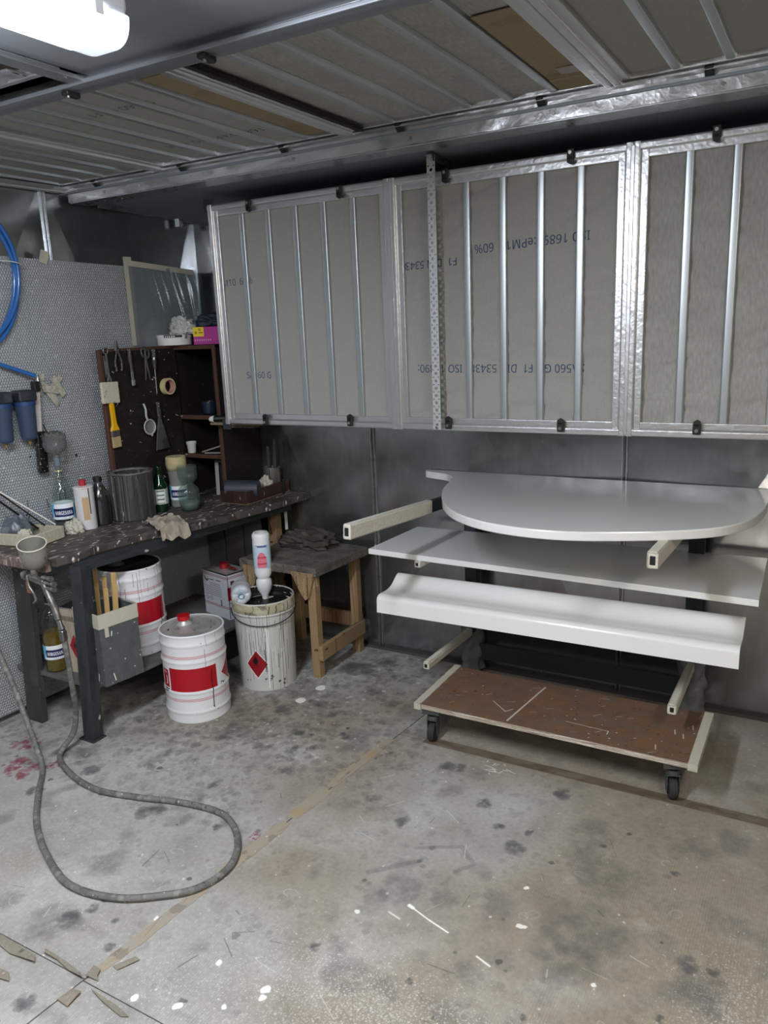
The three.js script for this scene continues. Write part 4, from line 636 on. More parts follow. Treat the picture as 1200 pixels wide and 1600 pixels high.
// ---------------------------------------------------------------- cabinet and its open door
const cabTex = grime(512, 512, [30, 24, 22], { patches: [[60, [40, 32, 28], 8, 40, .3], [40, [20, 17, 17], 8, 40, .4]], spots: [[50, [120, 116, 110], .6, 2]], grain: 8 }, 111);
const cabM = std({ map: cabTex, roughness: 0.6 }), edgeM = std({ map: rep(woodTex([82, 54, 42], 11, 14), 4, 1), roughness: 0.65 });
{
  const t = thing('tool_cabinet', 'dark brown open cabinet in the corner with a door full of hanging tools', 'cabinet', [-2.826, BY, -3.1675]);
  const W = 0.31, D = 0.295, H = 0.785;
  part(t, 'side_panel', box(0.018, H, D, 0.002, W / 2 - 0.009, H / 2, 0), cabM); part(t, 'side_panel', box(0.018, H, D, 0.002, -W / 2 + 0.009, H / 2, 0), cabM);
  part(t, 'edge_strip', box(0.022, H, 0.008, 0.002, W / 2 - 0.009, H / 2, D / 2 + 0.004), edgeM); part(t, 'edge_strip', box(W, 0.02, 0.008, 0.002, 0, H - 0.01, D / 2 + 0.005), edgeM);
  part(t, 'back_panel', box(W - .04, H - .02, 0.008, 0.001, 0, H / 2, -D / 2 + 0.006), cabM); part(t, 'top_panel', box(W, 0.018, D, 0.002, 0, H - 0.009, 0), cabM);
  for (const [y, z] of [[0.425, 0.006], [0.222, 0.0]]) { const s = part(t, 'shelf', box(W - .038, 0.016, 0.26, 0.002, 0, y, z), cabM); part(s, 'edge_strip', box(W - .04, 0.022, 0.012, 0.003, 0, y - .003, z + 0.134), edgeM); part(s, 'bare_corner', box(0.028, 0.01, 0.02, 0.004, -W / 2 + .035, y + .002, z + .133), std({ color: 0x7f7666, roughness: 0.7 })); }
  const d = part(t, 'door', boxUV(new THREE.BoxGeometry(0.018, H, 0.47).translate(-2.955 + 2.826, H / 2, -2.79 + 3.1675), 0.5), std({ map: grime(512, 1024, [31, 25, 23], { patches: [[50, [44, 37, 34], 8, 50, .35], [26, [62, 58, 54], 6, 30, .25]], spots: [[60, [150, 148, 142], .8, 3], [14, [226, 224, 218], 3, 8]], strokes: [[12, [216, 214, 208], 5, 22, 2.1, .9], [16, [110, 106, 102], 3, 40, 1.2, .5]], grain: 8 }, 112), roughness: 0.55 }));
  part(d, 'edge_strip', box(0.022, H, 0.02, 0.002, -2.955 + 2.826, H / 2, -2.547 + 3.1675), edgeM);
  part(d, 'edge_strip', box(0.022, 0.014, 0.47, 0.002, -2.955 + 2.826, H - 0.004, -2.79 + 3.1675), edgeM);
  const nail = cyl(0.0018, 0.0018, 0.022, 6).rotateZ(PI / 2);
  for (const [y, z] of [[1.6, -2.562], [1.612, -2.628], [1.597, -2.698], [1.595, -2.795], [1.588, -2.856], [1.445, -2.923], [1.352, -2.557], [1.335, -2.755], [1.334, -2.847], [1.455, -2.556]]) part(d, 'nail', nail, chrome).position.set(-2.937 + 2.826, y - BY, z + 3.1675);
}
const toolSteel = std({ map: grime(128, 256, [112, 112, 110], { patches: [[44, [56, 56, 56], 4, 14, .6], [24, [190, 188, 184], 3, 10, .6]] }, 113), metalness: 0.45, roughness: 0.5 });
const grimyGrip = std({ map: grime(128, 256, [66, 64, 62], { patches: [[30, [122, 120, 116], 3, 12, .6]], spots: [[16, [220, 218, 212], 1.5, 5]] }, 114), roughness: 0.55 });
const DX = -2.934;                                                        // face of the door; tools hang with local z out of it
const hang = (name, label, cat, y, z, roll = 0) => { const t = thing(name, label, cat, [DX, y, z], PI / 2); t.rotation.order = 'YXZ'; t.rotation.z = roll; return t; };
{ // spanner
  const t = hang('spanner', 'grimy combination spanner at the hinge-free edge of the door, first of the hanging tools', 'spanner', 1.6, -2.562, 0.03);
  part(t, 'ring', new THREE.TorusGeometry(0.013, 0.004, 8, 20).translate(0, 0, 0.006), toolSteel); part(t, 'shank', box(0.011, 0.11, 0.006, 0.002, 0, -0.066, 0.006), toolSteel);
  part(t, 'jaw', extrude(shapeOf([[-0.006, 0.004], [0.006, 0.004], [0.013, -0.012], [0.008, -0.024], [0.004, -0.01], [-0.004, -0.01], [-0.008, -0.024], [-0.013, -0.012]]), 0.007, 0.001).translate(0, -0.122, 0.002), toolSteel);
  part(t, 'second_shank', box(0.014, 0.1, 0.005, 0.002, -0.014, -0.07, 0.008), grimyGrip);
}
function plierLike(label, y, z, L, spread, headUp, name, cat) {
  const t = hang(name, label, cat, y, z);
  const s = headUp ? 1 : -1;
  for (const k of [-1, 1]) { part(t, 'handle', tube([[0, 0, 0.008], [k * spread * 0.5, -L * 0.3, 0.01], [k * spread, -L * 0.6, 0.01], [k * spread * 0.8, -L, 0.01]], 0.0048, 20, 8), grimyGrip); }
  part(t, 'head', extrude(shapeOf([[-0.011, -0.01], [0.011, -0.01], [0.009, 0.012], [0.003, 0.036], [-0.003, 0.036], [-0.009, 0.012]]), 0.008, 0.001).translate(0, 0, 0.003), toolSteel); part(t, 'pivot', cyl(0.005, 0.005, 0.014, 12).rotateX(PI / 2).translate(0, 0, 0.008), chrome);
  return t;
}
plierLike('open grimy pliers hung jaws up over the top edge of the door', 1.61, -2.628, 0.105, 0.019, true, 'pliers', 'pliers');
{
  const t = hang('file_tool', 'paint-caked narrow file hanging third along the top of the door', 'file', 1.604, -2.698, 0.02);
  part(t, 'handle', lathe([[0, -0.07], [0.009, -0.068], [0.0105, -0.04], [0.008, -0.015], [0.009, -0.004], [0, 0]], 16).translate(0, 0, 0.011), grimyGrip); part(t, 'blade', box(0.012, 0.085, 0.006, 0.001, 0.002, -0.11, 0.011), toolSteel); part(t, 'tip', roughen(box(0.019, 0.032, 0.012, 0.005, 0.003, -0.16, 0.011), 0.003, 60), toolSteel);
}
{
  const t = hang('metal_shears', 'black-handled shears hanging open beside the screwdriver on the door', 'shears', 1.604, -2.797);
  part(t, 'grip', new THREE.TorusGeometry(0.014, 0.005, 8, 22).scale(1, 1.5, 1).translate(-0.008, -0.02, 0.009), grimyGrip); part(t, 'grip', new THREE.TorusGeometry(0.013, 0.005, 8, 22).scale(1, 1.5, 1).translate(0.012, -0.028, 0.012), grimyGrip);
  part(t, 'blade', extrude(shapeOf([[-0.004, 0], [0.004, 0], [0.003, -0.1], [-0.002, -0.112]]), 0.003, 0.0005).rotateZ(-0.1).translate(0.002, -0.045, 0.007), toolSteel); part(t, 'blade', extrude(shapeOf([[-0.004, 0], [0.004, 0], [0.003, -0.1], [-0.002, -0.11]]), 0.003, 0.0005).rotateZ(0.14).translate(0.0, -0.045, 0.011), toolSteel);
}
{
  const t = hang('screwdriver', 'black-handled screwdriver with a long thin blade above the tape roll', 'screwdriver', 1.595, -2.853, -0.03);
  part(t, 'handle', lathe([[0, -0.098], [0.007, -0.096], [0.0075, -0.085], [0.011, -0.07], [0.0115, -0.03], [0.0095, -0.02], [0.0115, -0.008], [0.008, 0], [0, 0.002]], 14).translate(0, 0, 0.012), grimyGrip); part(t, 'band', cyl(0.0118, 0.0118, 0.012, 14, 0, -0.045, 0.012), chrome);
  part(t, 'blade', cyl(0.003, 0.003, 0.12, 10, 0, -0.155, 0.012), chrome); part(t, 'tip', box(0.007, 0.012, 0.002, 0.0005, 0, -0.218, 0.012), chrome);
}
{
  const t = hang('tape_roll', 'roll of cream masking tape hanging on the cabinet door', 'tape', 1.409, -2.923);
  const ring = (ro, ri, d) => { const s = new THREE.Shape(); s.absarc(0, 0, ro, 0, 2 * PI); const h = new THREE.Path(); h.absarc(0, 0, ri, 0, 2 * PI, true); s.holes.push(h); return new THREE.ExtrudeGeometry(s, { depth: d, bevelEnabled: false, curveSegments: 40 }); };
  part(t, 'tape', ring(0.041, 0.034, 0.028), std({ color: 0xcfc48f, roughness: 0.6 })); part(t, 'core', ring(0.0345, 0.031, 0.0285), std({ color: 0xb98f80, roughness: 0.7 }));
}
{
  const t = hang('wide_brush', 'wide flat white bristle brush head hanging at the door edge', 'brush', 1.455, -2.556, -0.03);
  const cream = std({ map: grime(256, 256, [196, 190, 170], { strokes: [[50, [150, 144, 126], 3, 60, PI / 2, .6], [40, [226, 222, 206], 3, 60, PI / 2, .7]], patches: [[12, [90, 86, 76], 6, 20, .5]] }, 115), roughness: 0.7 });
  part(t, 'block', box(0.1, 0.032, 0.016, 0.004, 0, -0.012, 0.01), cream); part(t, 'bristles', roughen(boxUV(new RoundedBoxGeometry(0.1, 0.07, 0.015, 10, 0.004).translate(0.002, -0.06, 0.01), .1), 0.004, 50, 3), cream); part(t, 'hook', tube([[0.03, 0, .012], [0.04, -0.1, 0.012], [0.026, -0.112, .012]], 0.0016, 12, 5), chrome);
}
{
  const t = hang('paint_brush', 'paint brush with a bright yellow handle hanging on the cabinet door', 'brush', 1.356, -2.556, 0.03);
  const s = new THREE.Shape(); s.moveTo(-0.008, 0); s.quadraticCurveTo(0, 0.008, 0.008, 0); s.bezierCurveTo(0.01, -0.04, 0.006, -0.07, 0.012, -0.1); s.quadraticCurveTo(0.018, -0.112, 0.021, -0.122); s.lineTo(-0.021, -0.122); s.quadraticCurveTo(-0.018, -0.112, -0.012, -0.1); s.bezierCurveTo(-0.006, -0.07, -0.01, -0.04, -0.008, 0); const h = new THREE.Path(); h.absellipse(0, -0.014, 0.003, 0.006, 0, 2 * PI); s.holes.push(h);
  part(t, 'handle', extrude(s, 0.008, 0.003, 3).translate(0, 0, 0.006), std({ color: 0xe2aa10, roughness: 0.35 }));
  part(t, 'ferrule', box(0.046, 0.034, 0.013, 0.003, 0, -0.137, 0.01), chrome); part(t, 'bristles', roughen(boxUV(new RoundedBoxGeometry(0.048, 0.052, 0.012, 8, 0.003).translate(0, -0.178, 0.01), .06), 0.002, 80), std({ map: rep(woodTex([172, 152, 110], 15, 40), 1, 1), roughness: 0.8 }));
}
{
  const t = hang('paint_strainer', 'small white plastic strainer with a fine mesh bowl hanging beside the scraper', 'strainer', 1.338, -2.755, 0.12);
  const wp = std({ color: 0xb9bab6, roughness: 0.5 });
  part(t, 'handle', tube([[0, 0, 0.008], [0.003, -0.03, 0.012], [-0.002, -0.06, 0.012], [0.004, -0.085, 0.01]], 0.0055, 18, 8), wp); part(t, 'rim', new THREE.TorusGeometry(0.036, 0.0035, 8, 32).translate(0.008, -0.118, 0.012), wp);
  part(t, 'mesh_bowl', new THREE.SphereGeometry(0.035, 24, 10, 0, 2 * PI, 0, PI / 2).scale(1, 0.35, 1).rotateX(-PI / 2).translate(0.008, -0.118, 0.013), phys({ color: 0x8a8c8a, roughness: 0.5, transmission: 0.3, thickness: 0, side: THREE.DoubleSide })); part(t, 'lug', box(0.012, 0.012, 0.005, 0.002, 0.012, -0.159, 0.012), wp);
}
{
  const t = hang('scraper', 'broad grey filling knife scraper hanging beside the strainer', 'scraper', 1.338, -2.846, 0.02);
  part(t, 'handle', lathe([[0, -0.085], [0.011, -0.083], [0.013, -0.05], [0.0105, -0.02], [0.0125, -0.004], [0, 0]], 18).scale(1, 1, 0.6).translate(0, 0, 0.012), grimyGrip);
  part(t, 'neck', extrude(shapeOf([[-0.009, 0], [0.009, 0], [0.016, -0.045], [-0.016, -0.045]]), 0.003, 0.0005).translate(0, -0.075, 0.009), toolSteel); part(t, 'blade', extrude(shapeOf([[-0.02, 0], [0.02, 0], [0.046, -0.122], [-0.046, -0.122]]), 0.0015, 0.0004).translate(0, -0.115, 0.01), std({ map: grime(128, 128, [104, 106, 108], { patches: [[20, [96, 98, 98], 4, 20, .4], [12, [50, 50, 50], 4, 14, .5]] }, 116), metalness: 0.5, roughness: 0.45 }));
}
// cabinet shelves
const smoky = phys({ color: 0x1e2c40, roughness: 0.25, transmission: 0.3, thickness: 0 });
single('jar', 'dark blue smeared plastic jar on the upper cabinet shelf', 'jar', lathe([[0, 0], [0.03, 0], [0.033, 0.01], [0.036, 0.06], [0.034, 0.066], [0.031, 0.066], [0.03, 0.012], [0, 0.01]], 30), std({ color: 0x1f2a3a, roughness: 0.35 }), [-2.8, BY + 0.4335, -3.08]);
single('wood_block', 'yellowish wooden block at the back of the upper cabinet shelf', 'block', box(0.05, 0.085, 0.04, 0.002, 0, 0.0425, 0), stirWood, [-2.725, BY + 0.4335, -3.13]);
single('plastic_funnel', 'dark upturned plastic funnel sitting on the wooden block', 'funnel', lathe([[0.014, 0], [0.02, 0.035], [0.033, 0.075], [0.034, 0.085], [0.03, 0.085], [0.018, 0.04], [0.012, 0]], 28), std({ color: 0x2a2d32, roughness: 0.4 }), [-2.728, BY + 0.5185, -3.13]);
single('white_card', 'small white card tucked in the top of the cabinet beside the dark funnel', 'card', box(0.012, 0.05, 0.002, 0.0005, 0, 0.025, 0), std({ color: 0xb9b9b4, roughness: 0.7 }), [-2.7, BY + 0.66, -3.035]);
{ const t = thing('plastic_cup', 'small white ribbed plastic cup on the lower cabinet shelf', 'cup', [-2.915, BY + 0.23, -3.045]); part(t, 'wall', lathe([[0, 0.001], [0.018, 0], [0.02, 0.004], [0.024, 0.046], [0.026, 0.048], [0.027, 0.058], [0.025, 0.06], [0.022, 0.05], [0.0175, 0.005], [0, 0.004]], 30), std({ color: 0xc9c8c2, roughness: 0.5 })); part(t, 'rim', new THREE.TorusGeometry(0.026, 0.0016, 6, 30).rotateX(PI / 2).translate(0, 0.059, 0), std({ color: 0xd8d7d2, roughness: 0.4 })); }
{ const m = std({ color: 0x86837a, roughness: 0.7 }); const a = single('flat_stick', 'grey flat stick slanting on the lower cabinet shelf beside the cup', 'stick', box(0.14, 0.008, 0.02, 0.002), m, [-2.78, BY + 0.257, -3.06], 0.1); a.rotation.z = 0.28; const b = single('flat_stick', 'second grey stick lying flat on the lower cabinet shelf', 'stick', box(0.12, 0.007, 0.02, 0.002), m, [-2.76, BY + 0.236, -3.055], 0.35); }
{ const t = thing('dark_box', 'dark open box standing in the bottom of the cabinet', 'box', [-2.775, BY, -3.17]); part(t, 'side', box(0.11, 0.17, 0.09, 0.003, 0, 0.085, 0), std({ color: 0x26282a, roughness: 0.6 })); part(t, 'lid', box(0.13, 0.012, 0.1, 0.004, 0.004, 0.178, 0), std({ color: 0x787672, roughness: 0.6 })); }
{ const a = single('pale_stick', 'pale flat stick leaning on the dark box in the cabinet', 'stick', box(0.024, 0.175, 0.005, 0.002, 0, 0.0875, 0), std({ color: 0xa9a69c, roughness: 0.7 }), [-2.795, BY + 0.003, -3.085]); a.rotation.z = 0.13; a.rotation.x = -0.18; }
single('wood_block', 'small pale wooden block on the bench in the cabinet corner', 'block', box(0.045, 0.035, 0.03, 0.002, 0, 0.0175, 0), std({ color: 0x8c8068, roughness: 0.8 }), [-2.71, BY, -3.06], 0.2);
// on top of the cabinet
{
  seed(121); const topY = BY + 0.7875;
  const t = thing('white_tub', 'flat white tub with printed side strips on top of the cabinet', 'tub', [-2.945, topY, -3.03], faceCam(-2.945, -3.03));
  part(t, 'body', roughen(lathe([[0, 0], [0.082, 0], [0.085, 0.004], [0.086, 0.038], [0.088, 0.04], [0.088, 0.052], [0.08, 0.054], [0, 0.054]], 44), 0.0005, 20), std({ map: canvasTex(512, 128, (g, w, h) => { g.fillStyle = rgb(226, 226, 224); g.fillRect(0, 0, w, h); g.fillStyle = rgb(40, 36, 34); g.fillRect(.4 * w, .25 * h, .12 * w, .3 * h); g.fillRect(.52 * w, .3 * h, .05 * w, .16 * h); g.fillStyle = rgb(120, 120, 120); g.fillRect(.6 * w, .3 * h, .03 * w, .3 * h); g.fillStyle = rgb(200, 200, 200); for (let i = 0; i < 5; i++) g.fillRect((.41 + i * .02) * w, .32 * h, .012 * w, .14 * h); }, 6), roughness: 0.5 }));
  single('plastic_bag', 'crumpled white plastic bag on the flat tub on top of the cabinet', 'bag', lump(0.13, 0.075, 0.1, 0.55, 2.4, 8, 50), phys({ color: 0xd2d2ce, roughness: 0.3, transmission: 0.2, thickness: 0 }), [-2.9, topY + 0.054, -3.05]);
  const front = canvasTex(320, 128, (g, w, h) => { g.fillStyle = rgb(176, 48, 140); g.fillRect(0, 0, w, h); g.fillStyle = rgb(236, 208, 40); g.fillRect(0, 0, .42 * w, .54 * h); g.fillStyle = rgb(60, 50, 20); g.font = 'bold 26px sans-serif'; g.fillText('XL', .22 * w, .22 * h); g.fillText('90', .06 * w, .4 * h); g.fillRect(.22 * w, .3 * h, .16 * w, 6); g.fillStyle = rgb(214, 150, 196); for (let i = 0; i < 8; i++) g.fillRect((.04 + i * .085) * w, .7 * h, .05 * w, .1 * h); g.fillStyle = rgb(190, 90, 160); g.fillRect(.04 * w, .88 * h, .5 * w, 3); }, 4);
  const side = canvasTex(200, 128, (g, w, h) => { g.fillStyle = rgb(164, 46, 132); g.fillRect(0, 0, w, h); g.fillStyle = rgb(206, 140, 190); for (let i = 0; i < 4; i++) g.fillRect(.1 * w, (.14 + i * .12) * h, .8 * w, 3); g.font = 'bold 40px sans-serif'; g.fillText('H R', .12 * w, .9 * h); }, 4);
  const F = std({ map: front, roughness: 0.5 }), S = std({ map: side, roughness: 0.5 }), P = std({ color: 0xa8308a, roughness: 0.5 });
  const b = thing('glove_box', 'magenta cardboard glove box with a yellow XL label on top of the cabinet', 'box', [-2.765, topY, -3.1], 0.35); part(b, 'carton', new THREE.BoxGeometry(0.135, 0.085, 0.12).translate(0, 0.0425, 0), [S, P, P, P, F, F]); part(b, 'slot', box(0.08, 0.002, 0.04, 0.0005, 0, 0.0855, 0), std({ color: 0x3a1a32, roughness: 0.8 }));
  single('dark_cloth', 'dark blue-grey folded cloth lying on the magenta box', 'cloth', lump(0.15, 0.06, 0.11, 0.4, 1.6, 12, 44), std({ color: 0x27303f, roughness: 0.6 }), [-2.765, topY + 0.087, -3.11], 0.3);
}
// ---------------------------------------------------------------- things on the bench
{
  const t = thing('plastic_bottle', 'clear labelled water bottle with a cut-bottle funnel stuck in its neck, beside the wall', 'bottle', [-2.978, BY, -2.262], faceCam(-2.978, -2.262));
  part(t, 'body', lathe([[0, 0.01], [0.02, 0.003], [0.042, 0], [0.047, 0.006], [0.047, 0.05], [0.049, 0.055], [0.049, 0.125], [0.047, 0.13], [0.0475, 0.15], [0.044, 0.156], [0.0465, 0.162], [0.043, 0.17], [0.045, 0.178], [0.038, 0.2], [0.03, 0.215], [0.024, 0.24], [0.026, 0.246], [0.02, 0.26], [0.015, 0.275]], 40), petClear);
  part(t, 'grey_residue', lathe([[0, 0.012], [0.04, 0.003], [0.0455, 0.008], [0.0455, 0.04], [0, 0.042]], 32), std({ color: 0x4a4844, roughness: 0.4 }));
  part(t, 'label', lathe([[0.0494, 0.056], [0.0498, 0.06], [0.0498, 0.122], [0.0494, 0.126]], 40), std({ map: brandLabel, roughness: 0.45 }));
  part(t, 'neck_ring', new THREE.TorusGeometry(0.016, 0.0024, 8, 24).rotateX(PI / 2).translate(0, 0.27, 0), std({ color: 0xc9bf86, roughness: 0.4 }));
  const smk = phys({ color: 0xc6c9c9, roughness: 0.12, transmission: 0.85, thickness: 0, side: THREE.DoubleSide });
  const g = lathe([[0.011, 0.255], [0.012, 0.3], [0.0135, 0.335], [0.02, 0.345], [0.045, 0.362], [0.052, 0.385], [0.052, 0.4], [0.049, 0.408], [0.052, 0.416], [0.05, 0.44]], 44), p = g.attributes.position; for (let i = 0; i < p.count; i++) if (p.getY(i) > 0.43) p.setY(i, p.getY(i) + 0.01 * Math.sin(i * 1.7)); g.computeVertexNormals();
  part(t, 'funnel', g, smk); part(t, 'funnel_crust', lump(0.07, 0.02, 0.07, 0.4, 3, 5, 24).translate(0, 0.425, 0), std({ color: 0x5c5a56, roughness: 0.6 })); part(t, 'funnel_collar', cyl(0.0145, 0.0145, 0.035, 20, 0, 0.312, 0), std({ color: 0x66757e, roughness: 0.4 }));
  part(t, 'strainer_stick', cyl(0.003, 0.003, 0.05, 8).rotateZ(-0.3).translate(0.028, 0.455, 0), blackPlastic);
}
{
  seed(131);
  const tex = canvasTex(512, 512, (g, w, h) => { g.fillStyle = rgb(206, 205, 204); g.fillRect(0, 0, w, h); for (const x of [.12, .42, .75]) { g.fillStyle = rgb(206, 60, 66); g.fillRect(x * w, .26 * h, .18 * w, 12); g.fillRect(x * w, .3 * h, .18 * w, 5); g.fillStyle = rgb(190, 160, 120); g.fillRect((x + .05) * w, .42 * h, .09 * w, .12 * h); g.fillRect((x + .04) * w, .6 * h, .1 * w, .08 * h); g.fillStyle = rgb(70, 66, 64); g.fillRect((x + .15) * w, .44 * h, .02 * w, .22 * h); g.fillRect((x + .02) * w, .56 * h, .08 * w, 5); g.fillStyle = rgb(170, 168, 166); g.fillRect((x + .02) * w, .75 * h, .14 * w, .1 * h); } for (let i = 0; i < 20; i++) drip(g, rr(0, w), rr(0, .6) * h, rr(1, 2), rr(.05, .2) * h, rgb(120, 116, 110, .6)); }, 10);
  const t = thing('solvent_tin', 'tall white solvent tin with a red cap beside the labelled water bottle', 'tin', [-2.89, BY, -2.31], faceCam(-2.89, -2.31));
  part(t, 'body', lathe([[0, 0], [0.04, 0], [0.043, 0.004], [0.043, 0.188], [0.045, 0.192], [0.043, 0.197], [0.03, 0.2], [0, 0.2]], 40), std({ map: tex, roughness: 0.4 })); part(t, 'cap', merge([cyl(0.014, 0.015, 0.022, 22, 0, 0.212, 0), cyl(0.016, 0.016, 0.005, 22, 0, 0.223, 0)]), std({ color: 0xb0202c, roughness: 0.45 }));
}
{
  const t = thing('dark_bottle', 'dark drip-covered bottle between the white tin and the big open can', 'bottle', [-2.897, BY, -2.4], faceCam(-2.897, -2.4));
  part(t, 'body', lathe([[0, 0], [0.04, 0], [0.043, 0.005], [0.043, 0.12], [0.04, 0.145], [0.026, 0.175], [0.018, 0.19], [0.017, 0.205], [0, 0.206]], 36), std({ map: grime(256, 256, [44, 44, 46], { patches: [[16, [92, 98, 104], 8, 30, .5], [8, [160, 146, 110], 8, 22, .6]], drips: [[50, [18, 17, 17], 2, 6, .2, .8, .9], [12, [190, 188, 182], 1, 3, .1, .4, .8]] }, 132), roughness: 0.2 })); part(t, 'cap', cyl(0.019, 0.02, 0.02, 20, 0, 0.212, 0), blackPlastic);
}
{
  const t = thing('paint_can', 'big open paint can caked in dark grey drips on the bench', 'can', [-2.855, BY, -2.555], 0.4);
  const m = std({ map: grime(1024, 512, [62, 61, 60], { patches: [[60, [44, 44, 44], 10, 50, .4], [30, [92, 90, 88], 6, 30, .3]], drips: [[150, [112, 111, 108], 1.5, 5, .15, .8, .7], [120, [34, 33, 33], 1.5, 5, .15, .8, .8], [34, [206, 204, 198], 2, 5, .04, .22, .9]], spots: [[20, [214, 212, 206], 2, 7]] }, 133), roughness: 0.42, bumpMap: foilBump, bumpScale: 0.001 });
  part(t, 'body', lathe([[0, 0], [0.098, 0], [0.103, 0.003], [0.102, 0.006], [0.102, 0.212], [0.105, 0.216], [0.105, 0.222], [0.101, 0.225], [0.088, 0.222], [0.086, 0.216], [0.09, 0.2], [0.094, 0.12]], 56), m);
  part(t, 'paint_residue', lathe([[0, 0.17], [0.06, 0.172], [0.0925, 0.176]], 40), std({ map: grime(256, 256, [70, 68, 66], { patches: [[20, [120, 118, 114], 6, 30, .4]] }, 134), roughness: 0.35 })); part(t, 'rim', new THREE.TorusGeometry(0.1035, 0.0035, 8, 56).rotateX(PI / 2).translate(0, 0.222, 0), toolSteel); part(t, 'rim_crust', roughen(new THREE.TorusGeometry(0.086, 0.006, 8, 56).rotateX(PI / 2).translate(0, 0.219, 0), 0.01, 50), std({ color: 0x6d6b68, roughness: 0.5 }));
}
{
  const t = thing('glass_bottle', 'dark green bottle with a pale label half hidden behind the big can', 'bottle', [-2.82, BY, -2.70], faceCam(-2.82, -2.70));
  part(t, 'body', lathe([[0, 0], [0.034, 0], [0.036, 0.006], [0.036, 0.12], [0.032, 0.14], [0.018, 0.17], [0.0135, 0.19], [0.0135, 0.215], [0.015, 0.217], [0.015, 0.223], [0, 0.223]], 36), phys({ color: 0x0e3a20, roughness: 0.06, transmission: 0.5, thickness: 0 })); part(t, 'label', lathe([[0.0364, 0.04], [0.0367, 0.044], [0.0367, 0.112], [0.0364, 0.115]], 36), std({ map: canvasTex(256, 128, (g, w, h) => { g.fillStyle = rgb(158, 178, 170); g.fillRect(0, 0, w, h); g.fillStyle = rgb(150, 60, 50); g.fillRect(0, 6, w, 8); g.fillStyle = rgb(226, 226, 220); g.fillRect(.4 * w, .3 * h, .2 * w, .5 * h); g.fillStyle = rgb(90, 110, 104); for (let i = 0; i < 4; i++) g.fillRect(.42 * w, (.35 + i * .1) * h, .16 * w, 4); }, 6), roughness: 0.5 }));
}
{
  const t = thing('cut_bottle', 'cut bottle with yellowed foam top and blue label behind the green jar', 'bottle', [-2.81, BY, -2.815], faceCam(-2.81, -2.815));
  part(t, 'body', lathe([[0, 0.004], [0.036, 0], [0.044, 0.008], [0.044, 0.11], [0.04, 0.125], [0.042, 0.15], [0.047, 0.19], [0.048, 0.245], [0.045, 0.245]], 36), phys({ color: 0xa9aca8, roughness: 0.25, transmission: 0.45, thickness: 0, side: THREE.DoubleSide }));
  part(t, 'label', lathe([[0.0444, 0.04], [0.0448, 0.044], [0.0448, 0.108], [0.0444, 0.11]], 36), std({ map: brandLabel, roughness: 0.5 }));
  part(t, 'foam_top', roughen(lathe([[0, 0.2], [0.049, 0.188], [0.0505, 0.22], [0.0505, 0.25], [0.046, 0.256], [0, 0.25]], 40), 0.006, 30, 4), std({ map: grime(128, 128, [186, 172, 128], { patches: [[20, [214, 204, 168], 4, 14, .5], [12, [140, 128, 92], 3, 12, .5]] }, 141), roughness: 0.7 }));
}
{
  const t = thing('ribbed_jar', 'clear green-tinted cut bottle jar with a pinched waist on the bench', 'jar', [-2.70, BY, -2.77], 0.3);
  const pr = [[0, 0.006], [0.03, 0], [0.043, 0.006], [0.047, 0.03], [0.05, 0.045], [0.05, 0.09], [0.046, 0.108], [0.03, 0.125], [0.026, 0.132], [0.03, 0.14], [0.044, 0.158], [0.046, 0.175], [0.046, 0.218], [0.044, 0.22]];
  const g = lathe(pr, 60), p = g.attributes.position; for (let i = 0; i < p.count; i++) { const x = p.getX(i), z = p.getZ(i), a = Math.atan2(x, z), k = 1 + 0.03 * Math.cos(a * 10); p.setX(i, x * k); p.setZ(i, z * k); } g.computeVertexNormals();
  part(t, 'body', g, phys({ color: 0xdceae4, roughness: 0.06, transmission: 0.95, thickness: 0, side: THREE.DoubleSide }));
  part(t, 'murky_liquid', lathe([[0, 0.008], [0.04, 0.006], [0.045, 0.03], [0.047, 0.046], [0, 0.048]], 36), phys({ color: 0x8a9488, roughness: 0.1, transmission: 0.4, thickness: 0 }));
}
const ragGeo = (() => { const g = new THREE.BoxGeometry(0.26, 0.003, 0.17, 52, 1, 34), p = g.attributes.position; for (let i = 0; i < p.count; i++) { let x = p.getX(i), y = p.getY(i), z = p.getZ(i); const f = 0.034 * Math.pow(1 - Math.abs(fbm(x * 9, z * 9, 3, 3)) * 1.6, 2) + 0.012; y += f; const over = Math.max(0, x - 0.075); if (over > 0) { y -= over * 1.15; x = 0.075 + over * 0.35; } x *= 0.85; p.setXYZ(i, x + 0.01 * fbm(z * 12, y * 8, 4, 2), y, z * (0.8 + 0.3 * fbm(x * 6, 2, 5, 2))); } g.computeVertexNormals(); return g; })();
single('rag', 'crumpled beige-grey rag hanging over the front edge of the bench', 'rag', ragGeo, std({ map: grime(256, 256, [152, 142, 126], { patches: [[30, [120, 110, 98], 8, 30, .4], [12, [180, 172, 156], 6, 20, .5]] }, 142), roughness: 0.9 }), [-2.535, BY - 0.004, -2.45], -0.35);
